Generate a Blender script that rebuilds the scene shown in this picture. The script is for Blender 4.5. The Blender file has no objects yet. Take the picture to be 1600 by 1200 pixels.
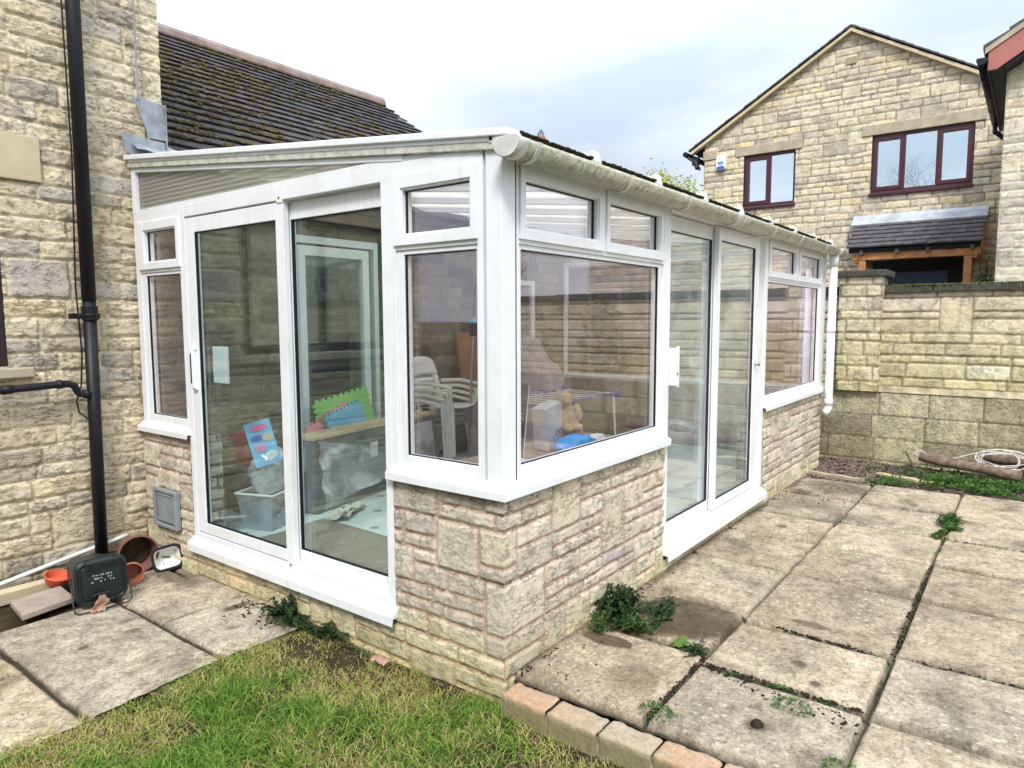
import bpy, bmesh, math, random
import numpy as np
from mathutils import Vector, Matrix, Euler

# ------------------------------------------------------------ camera, sky, sun, exposure
SC = bpy.context.scene
COL = SC.collection
R = math.radians

def setup():
    cd = bpy.data.cameras.new("camera"); co = bpy.data.objects.new("camera", cd); COL.objects.link(co)
    yaw, pit, rol = R(37.061), R(5.351), R(-0.187)
    fw = Vector((math.cos(pit)*math.cos(yaw), math.cos(pit)*math.sin(yaw), -math.sin(pit)))
    r = Vector((math.sin(yaw), -math.cos(yaw), 0)); u = r.cross(fw)
    r2 = r*math.cos(rol)+u*math.sin(rol); u2 = -r*math.sin(rol)+u*math.cos(rol)
    m = Matrix.Identity(4)
    for i in range(3): m[i][0] = r2[i]; m[i][1] = u2[i]; m[i][2] = -fw[i]
    m[0][3], m[1][3], m[2][3] = -2.185, -1.6965, 1.6
    co.matrix_world = m
    cd.sensor_width = 36; cd.lens = 1082.3/1600*36; cd.clip_end = 2000; cd.clip_start = 0.05
    SC.camera = co
    SUN_EL, SUN_AZ = R(48), R(215)      # direction TO the sun, azimuth measured from +X ccw
    w = bpy.data.worlds.new("World"); SC.world = w; w.use_nodes = True
    nt = w.node_tree; nt.nodes.clear()
    out = nt.nodes.new('ShaderNodeOutputWorld'); bg = nt.nodes.new('ShaderNodeBackground')
    sky = nt.nodes.new('ShaderNodeTexSky'); sky.sky_type = 'NISHITA'; sky.sun_disc = False
    sky.sun_elevation = SUN_EL; sky.sun_rotation = R(90)-SUN_AZ
    sky.dust_density = 2.0
    tc = nt.nodes.new('ShaderNodeTexCoord'); mp = nt.nodes.new('ShaderNodeMapping')
    mp.inputs['Scale'].default_value = (1.0, 1.0, 2.6)
    n1 = nt.nodes.new('ShaderNodeTexNoise'); n1.inputs['Scale'].default_value = 1.7
    n1.inputs['Detail'].default_value = 6; n1.inputs['Roughness'].default_value = .52; n1.inputs['Distortion'].default_value = .4
    cr = nt.nodes.new('ShaderNodeValToRGB')
    e = cr.color_ramp.elements
    e[0].position = .36; e[0].color = (4.3, 4.9, 5.7, 1)
    e[1].position = .62; e[1].color = (7.9, 8.2, 8.6, 1)
    q = cr.color_ramp.elements.new(.5); q.color = (5.9, 6.4, 7.1, 1)
    mx = nt.nodes.new('ShaderNodeMix'); mx.data_type = 'RGBA'; mx.inputs[0].default_value = .86
    nt.links.new(tc.outputs['Generated'], mp.inputs[0]); nt.links.new(mp.outputs[0], n1.inputs['Vector'])
    nt.links.new(n1.outputs['Fac'], cr.inputs[0])
    nt.links.new(sky.outputs[0], mx.inputs[6]); nt.links.new(cr.outputs[0], mx.inputs[7])
    sp = nt.nodes.new('ShaderNodeSeparateXYZ'); mr = nt.nodes.new('ShaderNodeMapRange'); vm = nt.nodes.new('ShaderNodeVectorMath'); vm.operation = 'SCALE'
    mr.inputs[1].default_value = .22; mr.inputs[2].default_value = .95; mr.inputs[3].default_value = 1.0; mr.inputs[4].default_value = 2.7
    nt.links.new(tc.outputs['Generated'], sp.inputs[0]); nt.links.new(sp.outputs[2], mr.inputs[0]); nt.links.new(mx.outputs[2], vm.inputs[0]); nt.links.new(mr.outputs[0], vm.inputs['Scale'])
    nt.links.new(vm.outputs[0], bg.inputs[0]); bg.inputs[1].default_value = .08
    nt.links.new(bg.outputs[0], out.inputs[0])
    sd = bpy.data.lights.new("sun", 'SUN'); so = bpy.data.objects.new("sun", sd); COL.objects.link(so)
    sd.energy = 1.5; sd.angle = R(14); sd.color = (1, .96, .9)
    d = Vector((math.cos(SUN_EL)*math.cos(SUN_AZ), math.cos(SUN_EL)*math.sin(SUN_AZ), math.sin(SUN_EL)))
    so.rotation_euler = d.to_track_quat('Z', 'Y').to_euler()
    vs = SC.view_settings; vs.view_transform = 'Standard'; vs.look = 'None'; vs.gamma = 1; vs.use_curve_mapping = False
    vs.exposure = 1.0
    SC.render.engine = 'CYCLES'
    SC.cycles.transparent_max_bounces = 32
    SC.cycles.max_bounces = 8
    SC.cycles.sample_clamp_indirect = 8
setup()

# ------------------------------------------------------------ noise in numpy
def _h(ix, iy, s):
    n = (ix.astype(np.int64)*374761393 + iy.astype(np.int64)*668265263 + s*1274126177) & 0xffffffff
    n = ((n ^ (n >> 13))*1103515245) & 0xffffffff
    n = ((n ^ (n >> 16))*2246822519) & 0xffffffff
    return ((n ^ (n >> 15)) & 0xffffff)/float(0xffffff)
def vn(x, y, s=0):
    ix = np.floor(x); iy = np.floor(y); fx = x-ix; fy = y-iy
    fx = fx*fx*(3-2*fx); fy = fy*fy*(3-2*fy)
    a = _h(ix, iy, s); b = _h(ix+1, iy, s); c = _h(ix, iy+1, s); d = _h(ix+1, iy+1, s)
    return (a+(b-a)*fx)*(1-fy)+(c+(d-c)*fx)*fy
def fbm(x, y, o=4, s=0, g=.5):
    t = 0; a = 1; w = 0
    for i in range(o):
        t = t+a*(vn(x*2**i+17.3*i, y*2**i-9.1*i, s+i)-.5); w += a; a *= g
    return t/w*2
def sst(a, b, x):
    t = np.clip((x-a)/(b-a), 0, 1); return t*t*(3-2*t)

# ------------------------------------------------------------ object helpers
def tag(o, label=None, cat=None, group=None, kind=None):
    if label: o['label'] = label
    if cat: o['category'] = cat
    if group: o['group'] = group
    if kind: o['kind'] = kind
    return o
def thing(name, label, cat, loc=(0, 0, 0), rz=0, group=None):
    o = bpy.data.objects.new(name, None); COL.objects.link(o)
    o.location = loc; o.rotation_euler = (0, 0, rz); o.empty_display_size = .1
    return tag(o, label, cat, group)
def link(name, me, mat, parent=None, bevel=0, smooth=False):
    o = bpy.data.objects.new(name, me); COL.objects.link(o)
    if mat is not None: me.materials.append(mat)
    if parent is not None: o.parent = parent
    if smooth: me.shade_smooth()
    if bevel:
        b = o.modifiers.new('bevel', 'BEVEL'); b.width = bevel; b.segments = 2; b.limit_method = 'ANGLE'; b.angle_limit = R(35)
        if smooth: pass
    return o
def copy_tree(o, parent=None, loc=None, rz=None):
    c = o.copy(); COL.objects.link(c); c.parent = parent
    if loc is not None: c.location = loc
    if rz is not None: c.rotation_euler = (0, 0, rz)
    for ch in list(o.children): copy_tree(ch, c)
    return c

class MB:
    def __init__(s): s.v = []; s.f = []
    def add(s, vs, fs):
        b = len(s.v); s.v += [tuple(p) for p in vs]; s.f += [tuple(i+b for i in f) for f in fs]
    def box(s, x0, x1, y0, y1, z0, z1, F=None, M=None):
        p = [(x, y, z) for z in (min(z0, z1), max(z0, z1)) for y in (min(y0, y1), max(y0, y1)) for x in (min(x0, x1), max(x0, x1))]
        if F: p = [F(*q) for q in p]
        if M is not None: p = [tuple(M @ Vector(q)) for q in p]
        s.add(p, [(0, 2, 3, 1), (4, 5, 7, 6), (0, 1, 5, 4), (2, 6, 7, 3), (0, 4, 6, 2), (1, 3, 7, 5)])
    def prism(s, poly, ext, F=None):          # poly: list of (a,b); ext: (c0,c1) ; F(a,b,c)
        n = len(poly); F = F or (lambda a, b, c: (a, b, c))
        p = [F(a, b, ext[0]) for a, b in poly]+[F(a, b, ext[1]) for a, b in poly]
        s.add(p, [tuple(range(n))[::-1], tuple(range(n, 2*n))]+[(i, (i+1) % n, n+(i+1) % n, n+i) for i in range(n)])
    def tube(s, pts, r, n=8, cap=True):
        pts = [Vector(p) for p in pts]; rr = r if isinstance(r, (list, tuple)) else [r]*len(pts)
        ring = []; up = None
        for i, p in enumerate(pts):
            t = (pts[min(i+1, len(pts)-1)]-pts[max(i-1, 0)]).normalized()
            if up is None: up = Vector((0, 0, 1)) if abs(t.z) < .9 else Vector((1, 0, 0))
            a = t.cross(up).normalized(); b = a.cross(t).normalized(); up = b
            ring.append([p+(a*math.cos(k*2*math.pi/n)+b*math.sin(k*2*math.pi/n))*rr[i] for k in range(n)])
        vs = [q for rg in ring for q in rg]
        fs = [(i*n+k, i*n+(k+1) % n, (i+1)*n+(k+1) % n, (i+1)*n+k) for i in range(len(pts)-1) for k in range(n)]
        if cap: fs += [tuple(range(n)), tuple(range((len(pts)-1)*n, len(pts)*n))[::-1]]
        s.add(vs, fs)
    def lathe(s, prof, n=24, M=None, close=False):  # prof (r,z)
        vs = [(r*math.cos(k*2*math.pi/n), r*math.sin(k*2*math.pi/n), z) for r, z in prof for k in range(n)]
        if M is not None: vs = [tuple(M @ Vector(q)) for q in vs]
        s.add(vs, [(i*n+k, i*n+(k+1) % n, (i+1)*n+(k+1) % n, (i+1)*n+k) for i in range(len(prof)-1) for k in range(n)])
    def sheet(s, fn, nu, nv):
        vs = [fn(i/nu, j/nv) for j in range(nv+1) for i in range(nu+1)]
        w = nu+1
        s.add(vs, [(j*w+i, j*w+i+1, (j+1)*w+i+1, (j+1)*w+i) for j in range(nv) for i in range(nu)])
    def build(s, name, mat, parent=None, bevel=0, smooth=False, solid=0):
        me = bpy.data.meshes.new(name); me.from_pydata(s.v, [], s.f)
        bm = bmesh.new(); bm.from_mesh(me); bmesh.ops.recalc_face_normals(bm, faces=bm.faces); bm.to_mesh(me); bm.free()
        o = link(name, me, mat, parent, bevel, smooth)
        if solid:
            m = o.modifiers.new('solid', 'SOLIDIFY'); m.thickness = solid; m.offset = 0
        if smooth and not solid: pass
        return o

def np_mesh(name, V, F, attrs=None, smooth=True):
    """V (n,3), F (m,k) with k=3 or 4"""
    me = bpy.data.meshes.new(name); V = np.asarray(V, np.float32); F = np.asarray(F, np.int32)
    k = F.shape[1]
    me.vertices.add(len(V)); me.vertices.foreach_set('co', V.ravel())
    me.loops.add(F.size); me.loops.foreach_set('vertex_index', F.ravel())
    me.polygons.add(len(F)); me.polygons.foreach_set('loop_start', np.arange(0, F.size, k, dtype=np.int32))
    me.polygons.foreach_set('loop_total', np.full(len(F), k, np.int32))
    me.update(calc_edges=True); me.validate()
    for n, a in (attrs or {}).items():
        at = me.attributes.new(n, 'FLOAT', 'POINT'); at.data.foreach_set('value', np.asarray(a, np.float32))
    if smooth: me.shade_smooth()
    return me

# ------------------------------------------------------------ materials
def newmat(name):
    m = bpy.data.materials.new(name); m.use_nodes = True; nt = m.node_tree; nt.nodes.clear()
    return m, nt
class G:
    def __init__(s, name):
        s.m, s.nt = newmat(name); s.out = s.nt.nodes.new('ShaderNodeOutputMaterial')
    def n(s, t, **k):
        x = s.nt.nodes.new('ShaderNode'+t)
        for a, b in k.items():
            if a.startswith('i_'): s.put(x.inputs[int(a[2:]) if a[2:].isdigit() else a[2:].replace('_', ' ')], b)
            else: setattr(x, a, b)
        return x
    def put(s, sock, v):
        if isinstance(v, bpy.types.NodeSocket): s.nt.links.new(v, sock)
        elif isinstance(v, bpy.types.Node): s.nt.links.new(v.outputs[0], sock)
        else:
            if sock.type == 'RGBA' and len(v) == 3: v = (*v, 1)
            sock.default_value = v
    def noise(s, scale, det=4, rough=.55, vec=None, dist=0):
        x = s.n('TexNoise'); x.inputs['Scale'].default_value = scale; x.inputs['Detail'].default_value = det
        x.inputs['Roughness'].default_value = rough; x.inputs['Distortion'].default_value = dist
        s.put(x.inputs['Vector'], vec if vec is not None else s.co()); return x.outputs[0]
    def co(s):
        if not hasattr(s, '_c'): s._c = s.n('TexCoord').outputs['Object']
        return s._c
    def cracks(s, sc, w=.02, seed=0., det=5):
        mp = s.n('Mapping', i_0=s.co()); mp.inputs['Scale'].default_value = sc; mp.inputs['Location'].default_value = (seed, seed*1.7, seed*.6)
        a = s.noise(1., det, .65, vec=mp.outputs[0]); d = s.math('ABSOLUTE', s.math('SUBTRACT', a, .5))
        m = s.ramp(s.noise(6.+seed, 3), [(.48, 0), (.58, 1)])
        return s.math('MULTIPLY', s.mr(d, 0., w, 1., 0.), m)
    def attr(s, a): return s.n('Attribute', attribute_name=a).outputs['Fac']
    def ramp(s, f, stops, interp='LINEAR'):
        x = s.n('ValToRGB'); s.put(x.inputs[0], f); cr = x.color_ramp; cr.interpolation = interp
        while len(cr.elements) < len(stops): cr.elements.new(.5)
        for e, (p, c) in zip(cr.elements, stops): e.position = p; e.color = (*c, 1) if not isinstance(c, (int, float)) else (c, c, c, 1)
        return x.outputs[0]
    def mix(s, f, a, b, mode='MIX'):
        x = s.n('Mix', data_type='RGBA', blend_type=mode); s.put(x.inputs[0], f); s.put(x.inputs[6], a); s.put(x.inputs[7], b); return x.outputs[2]
    def math(s, op, a, b=0., c=0., clamp=False):
        x = s.n('Math', operation=op, use_clamp=clamp)
        for i, v in enumerate((a, b, c)): s.put(x.inputs[i], v)
        return x.outputs[0]
    def mr(s, v, a, b, c=0., d=1.):
        x = s.n('MapRange'); 
        for i, q in enumerate((v, a, b, c, d)): s.put(x.inputs[i], q)
        return x.outputs[0]
    def sep(s, v=None): return s.n('SeparateXYZ', i_0=v if v is not None else s.co())
    def bump(s, h, strength=.5, dist=.01, nrm=None):
        x = s.n('Bump'); x.inputs['Strength'].default_value = strength; x.inputs['Distance'].default_value = dist
        s.put(x.inputs['Height'], h)
        if nrm is not None: s.put(x.inputs['Normal'], nrm)
        return x.outputs[0]
    def pbr(s, col, rough=.8, nrm=None, metal=0., spec=.5, trans=0., coat=0.):
        p = s.n('BsdfPrincipled'); s.put(p.inputs['Base Color'], col); s.put(p.inputs['Roughness'], rough)
        s.put(p.inputs['Metallic'], metal); s.put(p.inputs['Specular IOR Level'], spec)
        if trans: s.put(p.inputs['Transmission Weight'], trans)
        if coat: s.put(p.inputs['Coat Weight'], coat)
        if nrm is not None: s.put(p.inputs['Normal'], nrm)
        s.put(s.out.inputs[0], p); return p

def stone_mat(name, pal, mortar, dark=.5, stain=None, pits=.4, moss=None, bd=.004, crk=.3):
    g = G(name)
    c = g.ramp(g.attr('rnd'), pal)
    n1 = g.noise(5, 5, .6); n2 = g.noise(45, 5, .7); n3 = g.noise(14, 6, .65, dist=.5)
    c = g.mix(1., c, g.ramp(n1, [(.3, (.86, .85, .86)), (.7, (1.14, 1.12, 1.09))]), 'MULTIPLY')
    n5 = g.noise(26, 6, .8, dist=.3)
    c = g.mix(pits, c, g.ramp(n2, [(.32, (.32, .30, .30)), (.44, (1.05, 1.04, 1.02))]), 'MULTIPLY')
    c = g.mix(pits*1.2, c, g.ramp(n5, [(.36, (.30, .28, .27)), (.43, (1.05, 1.05, 1.05))]), 'MULTIPLY')
    c = g.mix(g.ramp(n3, [(.57, 0), (.72, dark*.6)]), c, (.22, .205, .20)); n6 = g.noise(3.2, 4, .6); c = g.mix(g.ramp(n6, [(.50, 0), (.64, .35)]), c, g.mix(1., c, (.96, .90, .68), 'MULTIPLY'))
    ck = g.math('MAXIMUM', g.cracks((8, 8, 34), .020, 1.), g.cracks((15, 15, 50), .022, 5.))
    c = g.mix(g.math('MULTIPLY', ck, crk), c, (.11, .095, .085))
    m = g.mix(.5, mortar, g.ramp(n2, [(.3, (.5, .5, .5)), (.7, (1.2, 1.2, 1.2))]), 'MULTIPLY')
    m = g.mix(1., mortar, g.ramp(n2, [(.3, (.75, .74, .72)), (.7, (1.15, 1.15, 1.15))]), 'MULTIPLY')
    c = g.mix(g.attr('st'), m, c)
    z = g.sep().outputs[2]
    if stain:     # (z_top, z_bottom, colour, amount) green algae rising from the ground
        zt, zb, sc, amt = stain
        k = g.math('MULTIPLY', g.mr(g.math('ADD', z, g.math('MULTIPLY', n1, .25)), zt+.12, zb+.12, 0., 1.), g.ramp(n3, [(.3, .25), (.6, 1.)]))
        c = g.mix(g.math('MULTIPLY', k, amt), c, g.mix(1., c, sc, 'MULTIPLY'))
    if moss:
        c = g.mix(g.math('MULTIPLY', g.ramp(g.noise(2.3, 6, .6), [(.48, 0), (.66, 1)]), moss[1]), c, g.mix(1., c, moss[0], 'MULTIPLY'))
    b = g.bump(g.math('SUBTRACT', g.math('ADD', g.math('MULTIPLY', n2, 1.2), g.math('ADD', n5, n3)), ck), .9, bd*2)
    g.pbr(c, .92, b, spec=.25); return g.m

M = {}
BUFF = [(0., (.44, .40, .35)), (.12, (.58, .50, .38)), (.4, (.68, .60, .44)), (.62, (.72, .64, .49)), (.82, (.73, .61, .41)), (.93, (.52, .48, .43)), (1., (.68, .63, .53))]
M['house_stone'] = stone_mat('house_stone', BUFF, (.78, .67, .48), dark=.8, stain=(.35, .0, (.62, .62, .5), .8), crk=.5)
DW = [(0., (.50, .45, .39)), (.2, (.62, .56, .45)), (.45, (.69, .64, .52)), (.65, (.72, .67, .56)), (.85, (.68, .60, .48)), (.95, (.54, .49, .45)), (1., (.72, .65, .48))]
def dwarf():
    m = stone_mat('dwarf_stone', DW, (.60, .43, .34), dark=.6, stain=(.32, .02, (.95, .96, .55), .85), crk=.16, pits=.3)
    return m
M['dwarf_stone'] = dwarf()
M['gable_stone'] = stone_mat('gable_stone', [(0., (.46, .41, .34)), (.2, (.62, .56, .44)), (.5, (.70, .63, .48)), (.75, (.74, .66, .48)), (.92, (.74, .62, .40)), (1., (.60, .56, .50))], (.30, .25, .19), dark=.4)
M['pale_stone'] = stone_mat('pale_stone', [(0., (.52, .48, .42)), (.3, (.68, .62, .51)), (.6, (.74, .68, .56)), (.85, (.74, .65, .48)), (1., (.52, .51, .50))], (.72, .64, .50), dark=.3)
M['boundary_stone'] = stone_mat('boundary_stone', [(0., (.52, .46, .36)), (.3, (.62, .56, .42)), (.6, (.68, .61, .46)), (.85, (.66, .58, .49)), (1., (.76, .73, .65))], (.36, .31, .22), dark=.45, stain=(1.75, .7, (.86, .88, .50), .9))
M['block_stone'] = stone_mat('block_stone', [(0., (.34, .30, .23)), (.3, (.50, .45, .33)), (1., (.62, .57, .43))], (.24, .21, .14), dark=.8, pits=.8, stain=(.9, .1, (.9, .95, .55), .6), bd=.008)
M['shaded_inner_stone'] = stone_mat('shaded_inner_stone', [(0., (.07, .06, .05)), (.3, (.17, .15, .115)), (.6, (.22, .195, .145)), (1., (.28, .24, .165))], (.17, .155, .12), dark=.5)  # house stone in a darker palette, the lean-to's indoor shade put into the colour

def m_upvc():
    g = G('white_upvc'); n = g.noise(3, 6, .65); n2 = g.noise(60, 3)
    mpn = g.n('Mapping', i_0=g.co()); mpn.inputs['Scale'].default_value = (22, 22, 2.0); st_ = g.noise(1., 6, .7, vec=mpn.outputs[0])
    c = g.mix(g.ramp(n, [(.48, 0), (.75, .5)]), (.80, .82, .85), (.62, .63, .59)); c = g.mix(g.ramp(st_, [(.54, 0), (.75, .45)]), c, (.50, .50, .44)); sp_ = g.noise(130, 2); c = g.mix(g.ramp(sp_, [(.70, 0), (.74, .6)]), c, (.30, .29, .25))
    g.pbr(c, .32, g.bump(n2, .05, .001), spec=.5); return g.m
M['upvc'] = m_upvc()
def m_gutter():
    g = G('gutter_plastic'); n = g.noise(9, 7, .75, dist=.6); z = g.sep().outputs[2]
    sp = g.noise(70, 4, .8)
    n4 = g.noise(22, 8, .85, dist=1.2)
    side = g.math('MULTIPLY', g.mr(z, 2.295, 2.25), g.mr(z, 2.195, 2.22))
    k = g.math('MULTIPLY', g.ramp(n4, [(.42, 0), (.62, .85)]), g.math('ADD', side, .25), clamp=True)
    c = g.mix(g.ramp(n, [(.3, .25), (.7, .9)]), (.70, .69, .64), (.50, .49, .40))
    c = g.mix(k, c, (.22, .22, .10))
    g.pbr(c, .5, spec=.4); return g.m
M['gutter'] = m_gutter()
def m_grimy():
    g = G('grimy_upvc'); n = g.noise(14, 7, .75, dist=.4)
    c = g.mix(g.ramp(n, [(.4, 0), (.68, 1)]), (.62, .63, .58), (.28, .30, .22))
    g.pbr(c, .55); return g.m
M['grimy'] = m_grimy()
def glass_mat(name, tint, f0=.075, dirt=.03, power=5., hi=1., rough=0., rt=(1, .93, .99)):
    g = G(name)
    lw = g.n('LayerWeight'); lw.inputs['Blend'].default_value = .5
    p = g.math('POWER', lw.outputs['Facing'], power)
    fac = g.math('MULTIPLY_ADD', p, hi-f0, f0, clamp=True)
    tr = g.n('BsdfTransparent'); g.put(tr.inputs[0], tint)
    gl = g.n('BsdfGlossy'); gl.inputs['Roughness'].default_value = rough; g.put(gl.inputs[0], rt)
    df = g.n('BsdfDiffuse'); g.put(df.inputs[0], (.75, .76, .78))
    d = g.math('MULTIPLY', g.ramp(g.noise(2.5, 8, .7, dist=.8), [(.35, .15), (.75, 1.)]), dirt)
    a = g.n('MixShader'); g.put(a.inputs[0], d); g.put(a.inputs[1], tr); g.put(a.inputs[2], df)
    b = g.n('MixShader'); g.put(b.inputs[0], fac); g.put(b.inputs[1], a); g.put(b.inputs[2], gl)
    g.put(g.out.inputs[0], b); return g.m
M['glass'] = glass_mat('window_glass', (.95, .945, .96), .11, .02, 3.6)
M['far_glass'] = glass_mat('coated_glass', (.55, .62, .66), .80, .0, 3., rt=(.86, .95, 1.))
M['door_glass'] = glass_mat('door_glass', (.88, .95, .955), .07, .014, 4.6, rt=(.90, 1, 1))
M['misted_glass'] = glass_mat('misted_glass', (.93, .97, .97), .10, .28, 3.6, rt=(.95, 1, 1))
def m_poly():
    g = G('polycarbonate')
    s = g.sep(); w = g.math('SINE', g.math('MULTIPLY', s.outputs[0], 2*math.pi/.021))
    n = g.noise(4, 5, .6)
    tr = g.n('BsdfTransparent'); g.put(tr.inputs[0], (.85, .86, .82))
    tl = g.n('BsdfTranslucent'); g.put(tl.inputs[0], g.mix(g.ramp(n, [(.4, 0), (.75, .6)]), (.92, .91, .84), (.60, .58, .46)))
    df = g.n('BsdfDiffuse'); g.put(df.inputs[0], (.72, .71, .66))
    a = g.n('MixShader', i_0=.3); g.put(a.inputs[1], tl); g.put(a.inputs[2], df)
    b = g.n('MixShader'); g.put(b.inputs[0], g.mr(w, -1., 1., .45, .80)); g.put(b.inputs[1], tr); g.put(b.inputs[2], a)
    g.put(g.out.inputs[0], b); return g.m
M['poly'] = m_poly()
def m_polyside():
    g = G('polycarbonate_infill')
    s = g.sep(); w = g.math('SINE', g.math('MULTIPLY', s.outputs[2], 2*math.pi/.026))
    tr = g.n('BsdfTransparent'); g.put(tr.inputs[0], (.80, .80, .76))
    tl = g.n('BsdfTranslucent'); g.put(tl.inputs[0], (.80, .79, .72))
    df = g.n('BsdfDiffuse'); g.put(df.inputs[0], (.42, .41, .38))
    a = g.n('MixShader', i_0=.6); g.put(a.inputs[1], tl); g.put(a.inputs[2], df)
    b = g.n('MixShader'); g.put(b.inputs[0], g.mr(w, -.6, .8, .30, .72)); g.put(b.inputs[1], tr); g.put(b.inputs[2], a)
    g.put(g.out.inputs[0], b); return g.m
M['polyside'] = m_polyside()
def simple(name, col, rough=.6, metal=0., var=.15, scale=12, bump=.1, spec=.5, bd=.002, coat=0.):
    g = G(name); n = g.noise(scale, 5, .6)
    lo = tuple(c*(1-var) for c in col); hi = tuple(min(1, c*(1+var)) for c in col)
    g.pbr(g.ramp(n, [(.3, lo), (.7, hi)]), rough, g.bump(g.noise(scale*6, 4), bump, bd), metal, spec, coat=coat); return g.m
M['black_plastic'] = simple('black_plastic', (.007, .008, .013), .5, var=.3, spec=.35)
M['dark_green'] = simple('dark_green_plastic', (.006, .014, .015), .4, var=.3)
M['print'] = simple('worn_white_print', (.7, .74, .74), .7, var=.2, scale=200)
M['terracotta'] = simple('terracotta_plastic', (.36, .13, .08), .6, var=.25, scale=9)
M['brown_pot'] = simple('brown_pot', (.20, .085, .075), .6, var=.25, scale=9)
M['red_dish'] = simple('red_dish', (.55, .10, .045), .5, var=.2)
M['white_plastic'] = simple('white_plastic', (.78, .78, .76), .4, var=.05)
M['aged_plastic'] = simple('aged_plastic', (.60, .60, .57), .5, var=.2, scale=10)
M['lead'] = simple('lead_sheet', (.29, .32, .365), .6, .1, var=.4, scale=7, bump=.4, bd=.006)
M['brown_frame'] = simple('brown_frame', (.020, .010, .009), .4, var=.2)
M['plum_frame'] = simple('plum_frame', (.060, .013, .022), .4, var=.2)
M['red_board'] = simple('red_painted_board', (.38, .13, .11), .5, var=.12, scale=4)
M['lintel'] = simple('cast_stone', (.40, .345, .25), .9, var=.22, scale=5, bump=.5)
M['lintel_pale'] = simple('cast_stone_pale', (.56, .475, .31), .9, var=.12, scale=5, bump=.4)
M['grey_box'] = simple('grey_vent_plastic', (.24, .27, .29), .5, var=.15)
M['oak'] = simple('orange_oak', (.46, .20, .075), .6, var=.3, scale=6)
M['navy'] = simple('navy_door', (.022, .04, .085), .4, var=.2)
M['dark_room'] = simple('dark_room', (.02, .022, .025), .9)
M['curtain'] = simple('pale_curtain', (.62, .68, .72), .9, var=.1)
M['slate'] = simple('dark_slate', (.075, .070, .075), .75, var=.45, scale=5, bump=.5, bd=.006)
def m_tile():
    g = G('roof_tile'); n = g.noise(6, 6, .7); n2 = g.noise(40, 5, .7)
    c = g.ramp(n, [(.3, (.026, .023, .026)), (.55, (.058, .052, .056)), (.75, (.11, .10, .10))])
    c = g.mix(g.ramp(n2, [(.55, 0), (.75, .6)]), c, (.16, .15, .12))
    g.pbr(c, .85, g.bump(n2, .6, .006), spec=.3); return g.m
M['tile'] = m_tile()
def m_moss(name, a, b):
    g = G(name); g.pbr(g.ramp(g.noise(18, 5, .7), [(.3, a), (.7, b)]), .95, g.bump(g.noise(120, 4), 1., .01), spec=.1); return g.m
M['moss'] = m_moss('roof_moss', (.045, .038, .016), (.17, .14, .065))
M['dark_moss'] = m_moss('dark_moss', (.015, .012, .008), (.05, .04, .03))
M['ridge'] = simple('ridge_tile', (.25, .185, .165), .85, var=.3, scale=5, bump=.5)
M['green_moss'] = m_moss('joint_moss', (.03, .045, .012), (.12, .15, .04))
def m_leaf(name, pal, rough=.55, tl=.35):
    g = G(name); c = g.ramp(g.attr('rnd'), pal)
    p = g.n('BsdfPrincipled'); g.put(p.inputs['Base Color'], c); g.put(p.inputs['Roughness'], rough); g.put(p.inputs['Specular IOR Level'], .3)
    t = g.n('BsdfTranslucent'); g.put(t.inputs[0], c)
    m = g.n('MixShader', i_0=tl); g.put(m.inputs[1], p); g.put(m.inputs[2], t); g.put(g.out.inputs[0], m); return g.m
M['grass'] = m_leaf('grass_blade', [(0., (.035, .10, .012)), (.3, (.15, .30, .035)), (.55, (.33, .45, .075)), (.70, (.47, .46, .13)), (.86, (.52, .42, .20)), (1., (.36, .26, .15))])
M['weed'] = m_leaf('weed_leaf', [(0., (.02, .06, .015)), (.5, (.06, .15, .03)), (1., (.16, .28, .05))])
M['ivy'] = m_leaf('dark_leaf', [(0., (.012, .035, .014)), (.5, (.03, .07, .025)), (1., (.08, .14, .04))])
M['spring'] = m_leaf('spring_leaf', [(0., (.25, .30, .05)), (.5, (.42, .44, .09)), (1., (.55, .52, .14))])
M['ochre'] = m_leaf('ochre_leaf', [(0., (.015, .05, .012)), (.6, (.05, .12, .025)), (.8, (.35, .30, .10)), (1., (.60, .46, .26))])
M['weed_stem'] = simple('weed_stem', (.07, .09, .035), .7)
M['bark'] = simple('bark', (.11, .085, .065), .9, var=.4, scale=20, bump=.8, bd=.01)
def m_soil(name, stops, sc=14, b=.02):
    g = G(name); n = g.noise(sc, 8, .75); n2 = g.noise(sc*7, 5, .7)
    g.pbr(g.mix(.5, g.ramp(n, stops), g.ramp(n2, [(.3, (.3, .3, .3)), (.7, (1.4, 1.4, 1.4))]), 'MULTIPLY'), .95, g.bump(n2, 1., b), spec=.15); return g.m
M['soil'] = m_soil('soil', [(.3, (.03, .022, .014)), (.5, (.07, .052, .03)), (.7, (.12, .10, .05))])
M['chips'] = m_soil('bark_chips', [(.3, (.05, .035, .03)), (.5, (.14, .10, .085)), (.7, (.26, .21, .19))], 30)

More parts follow.
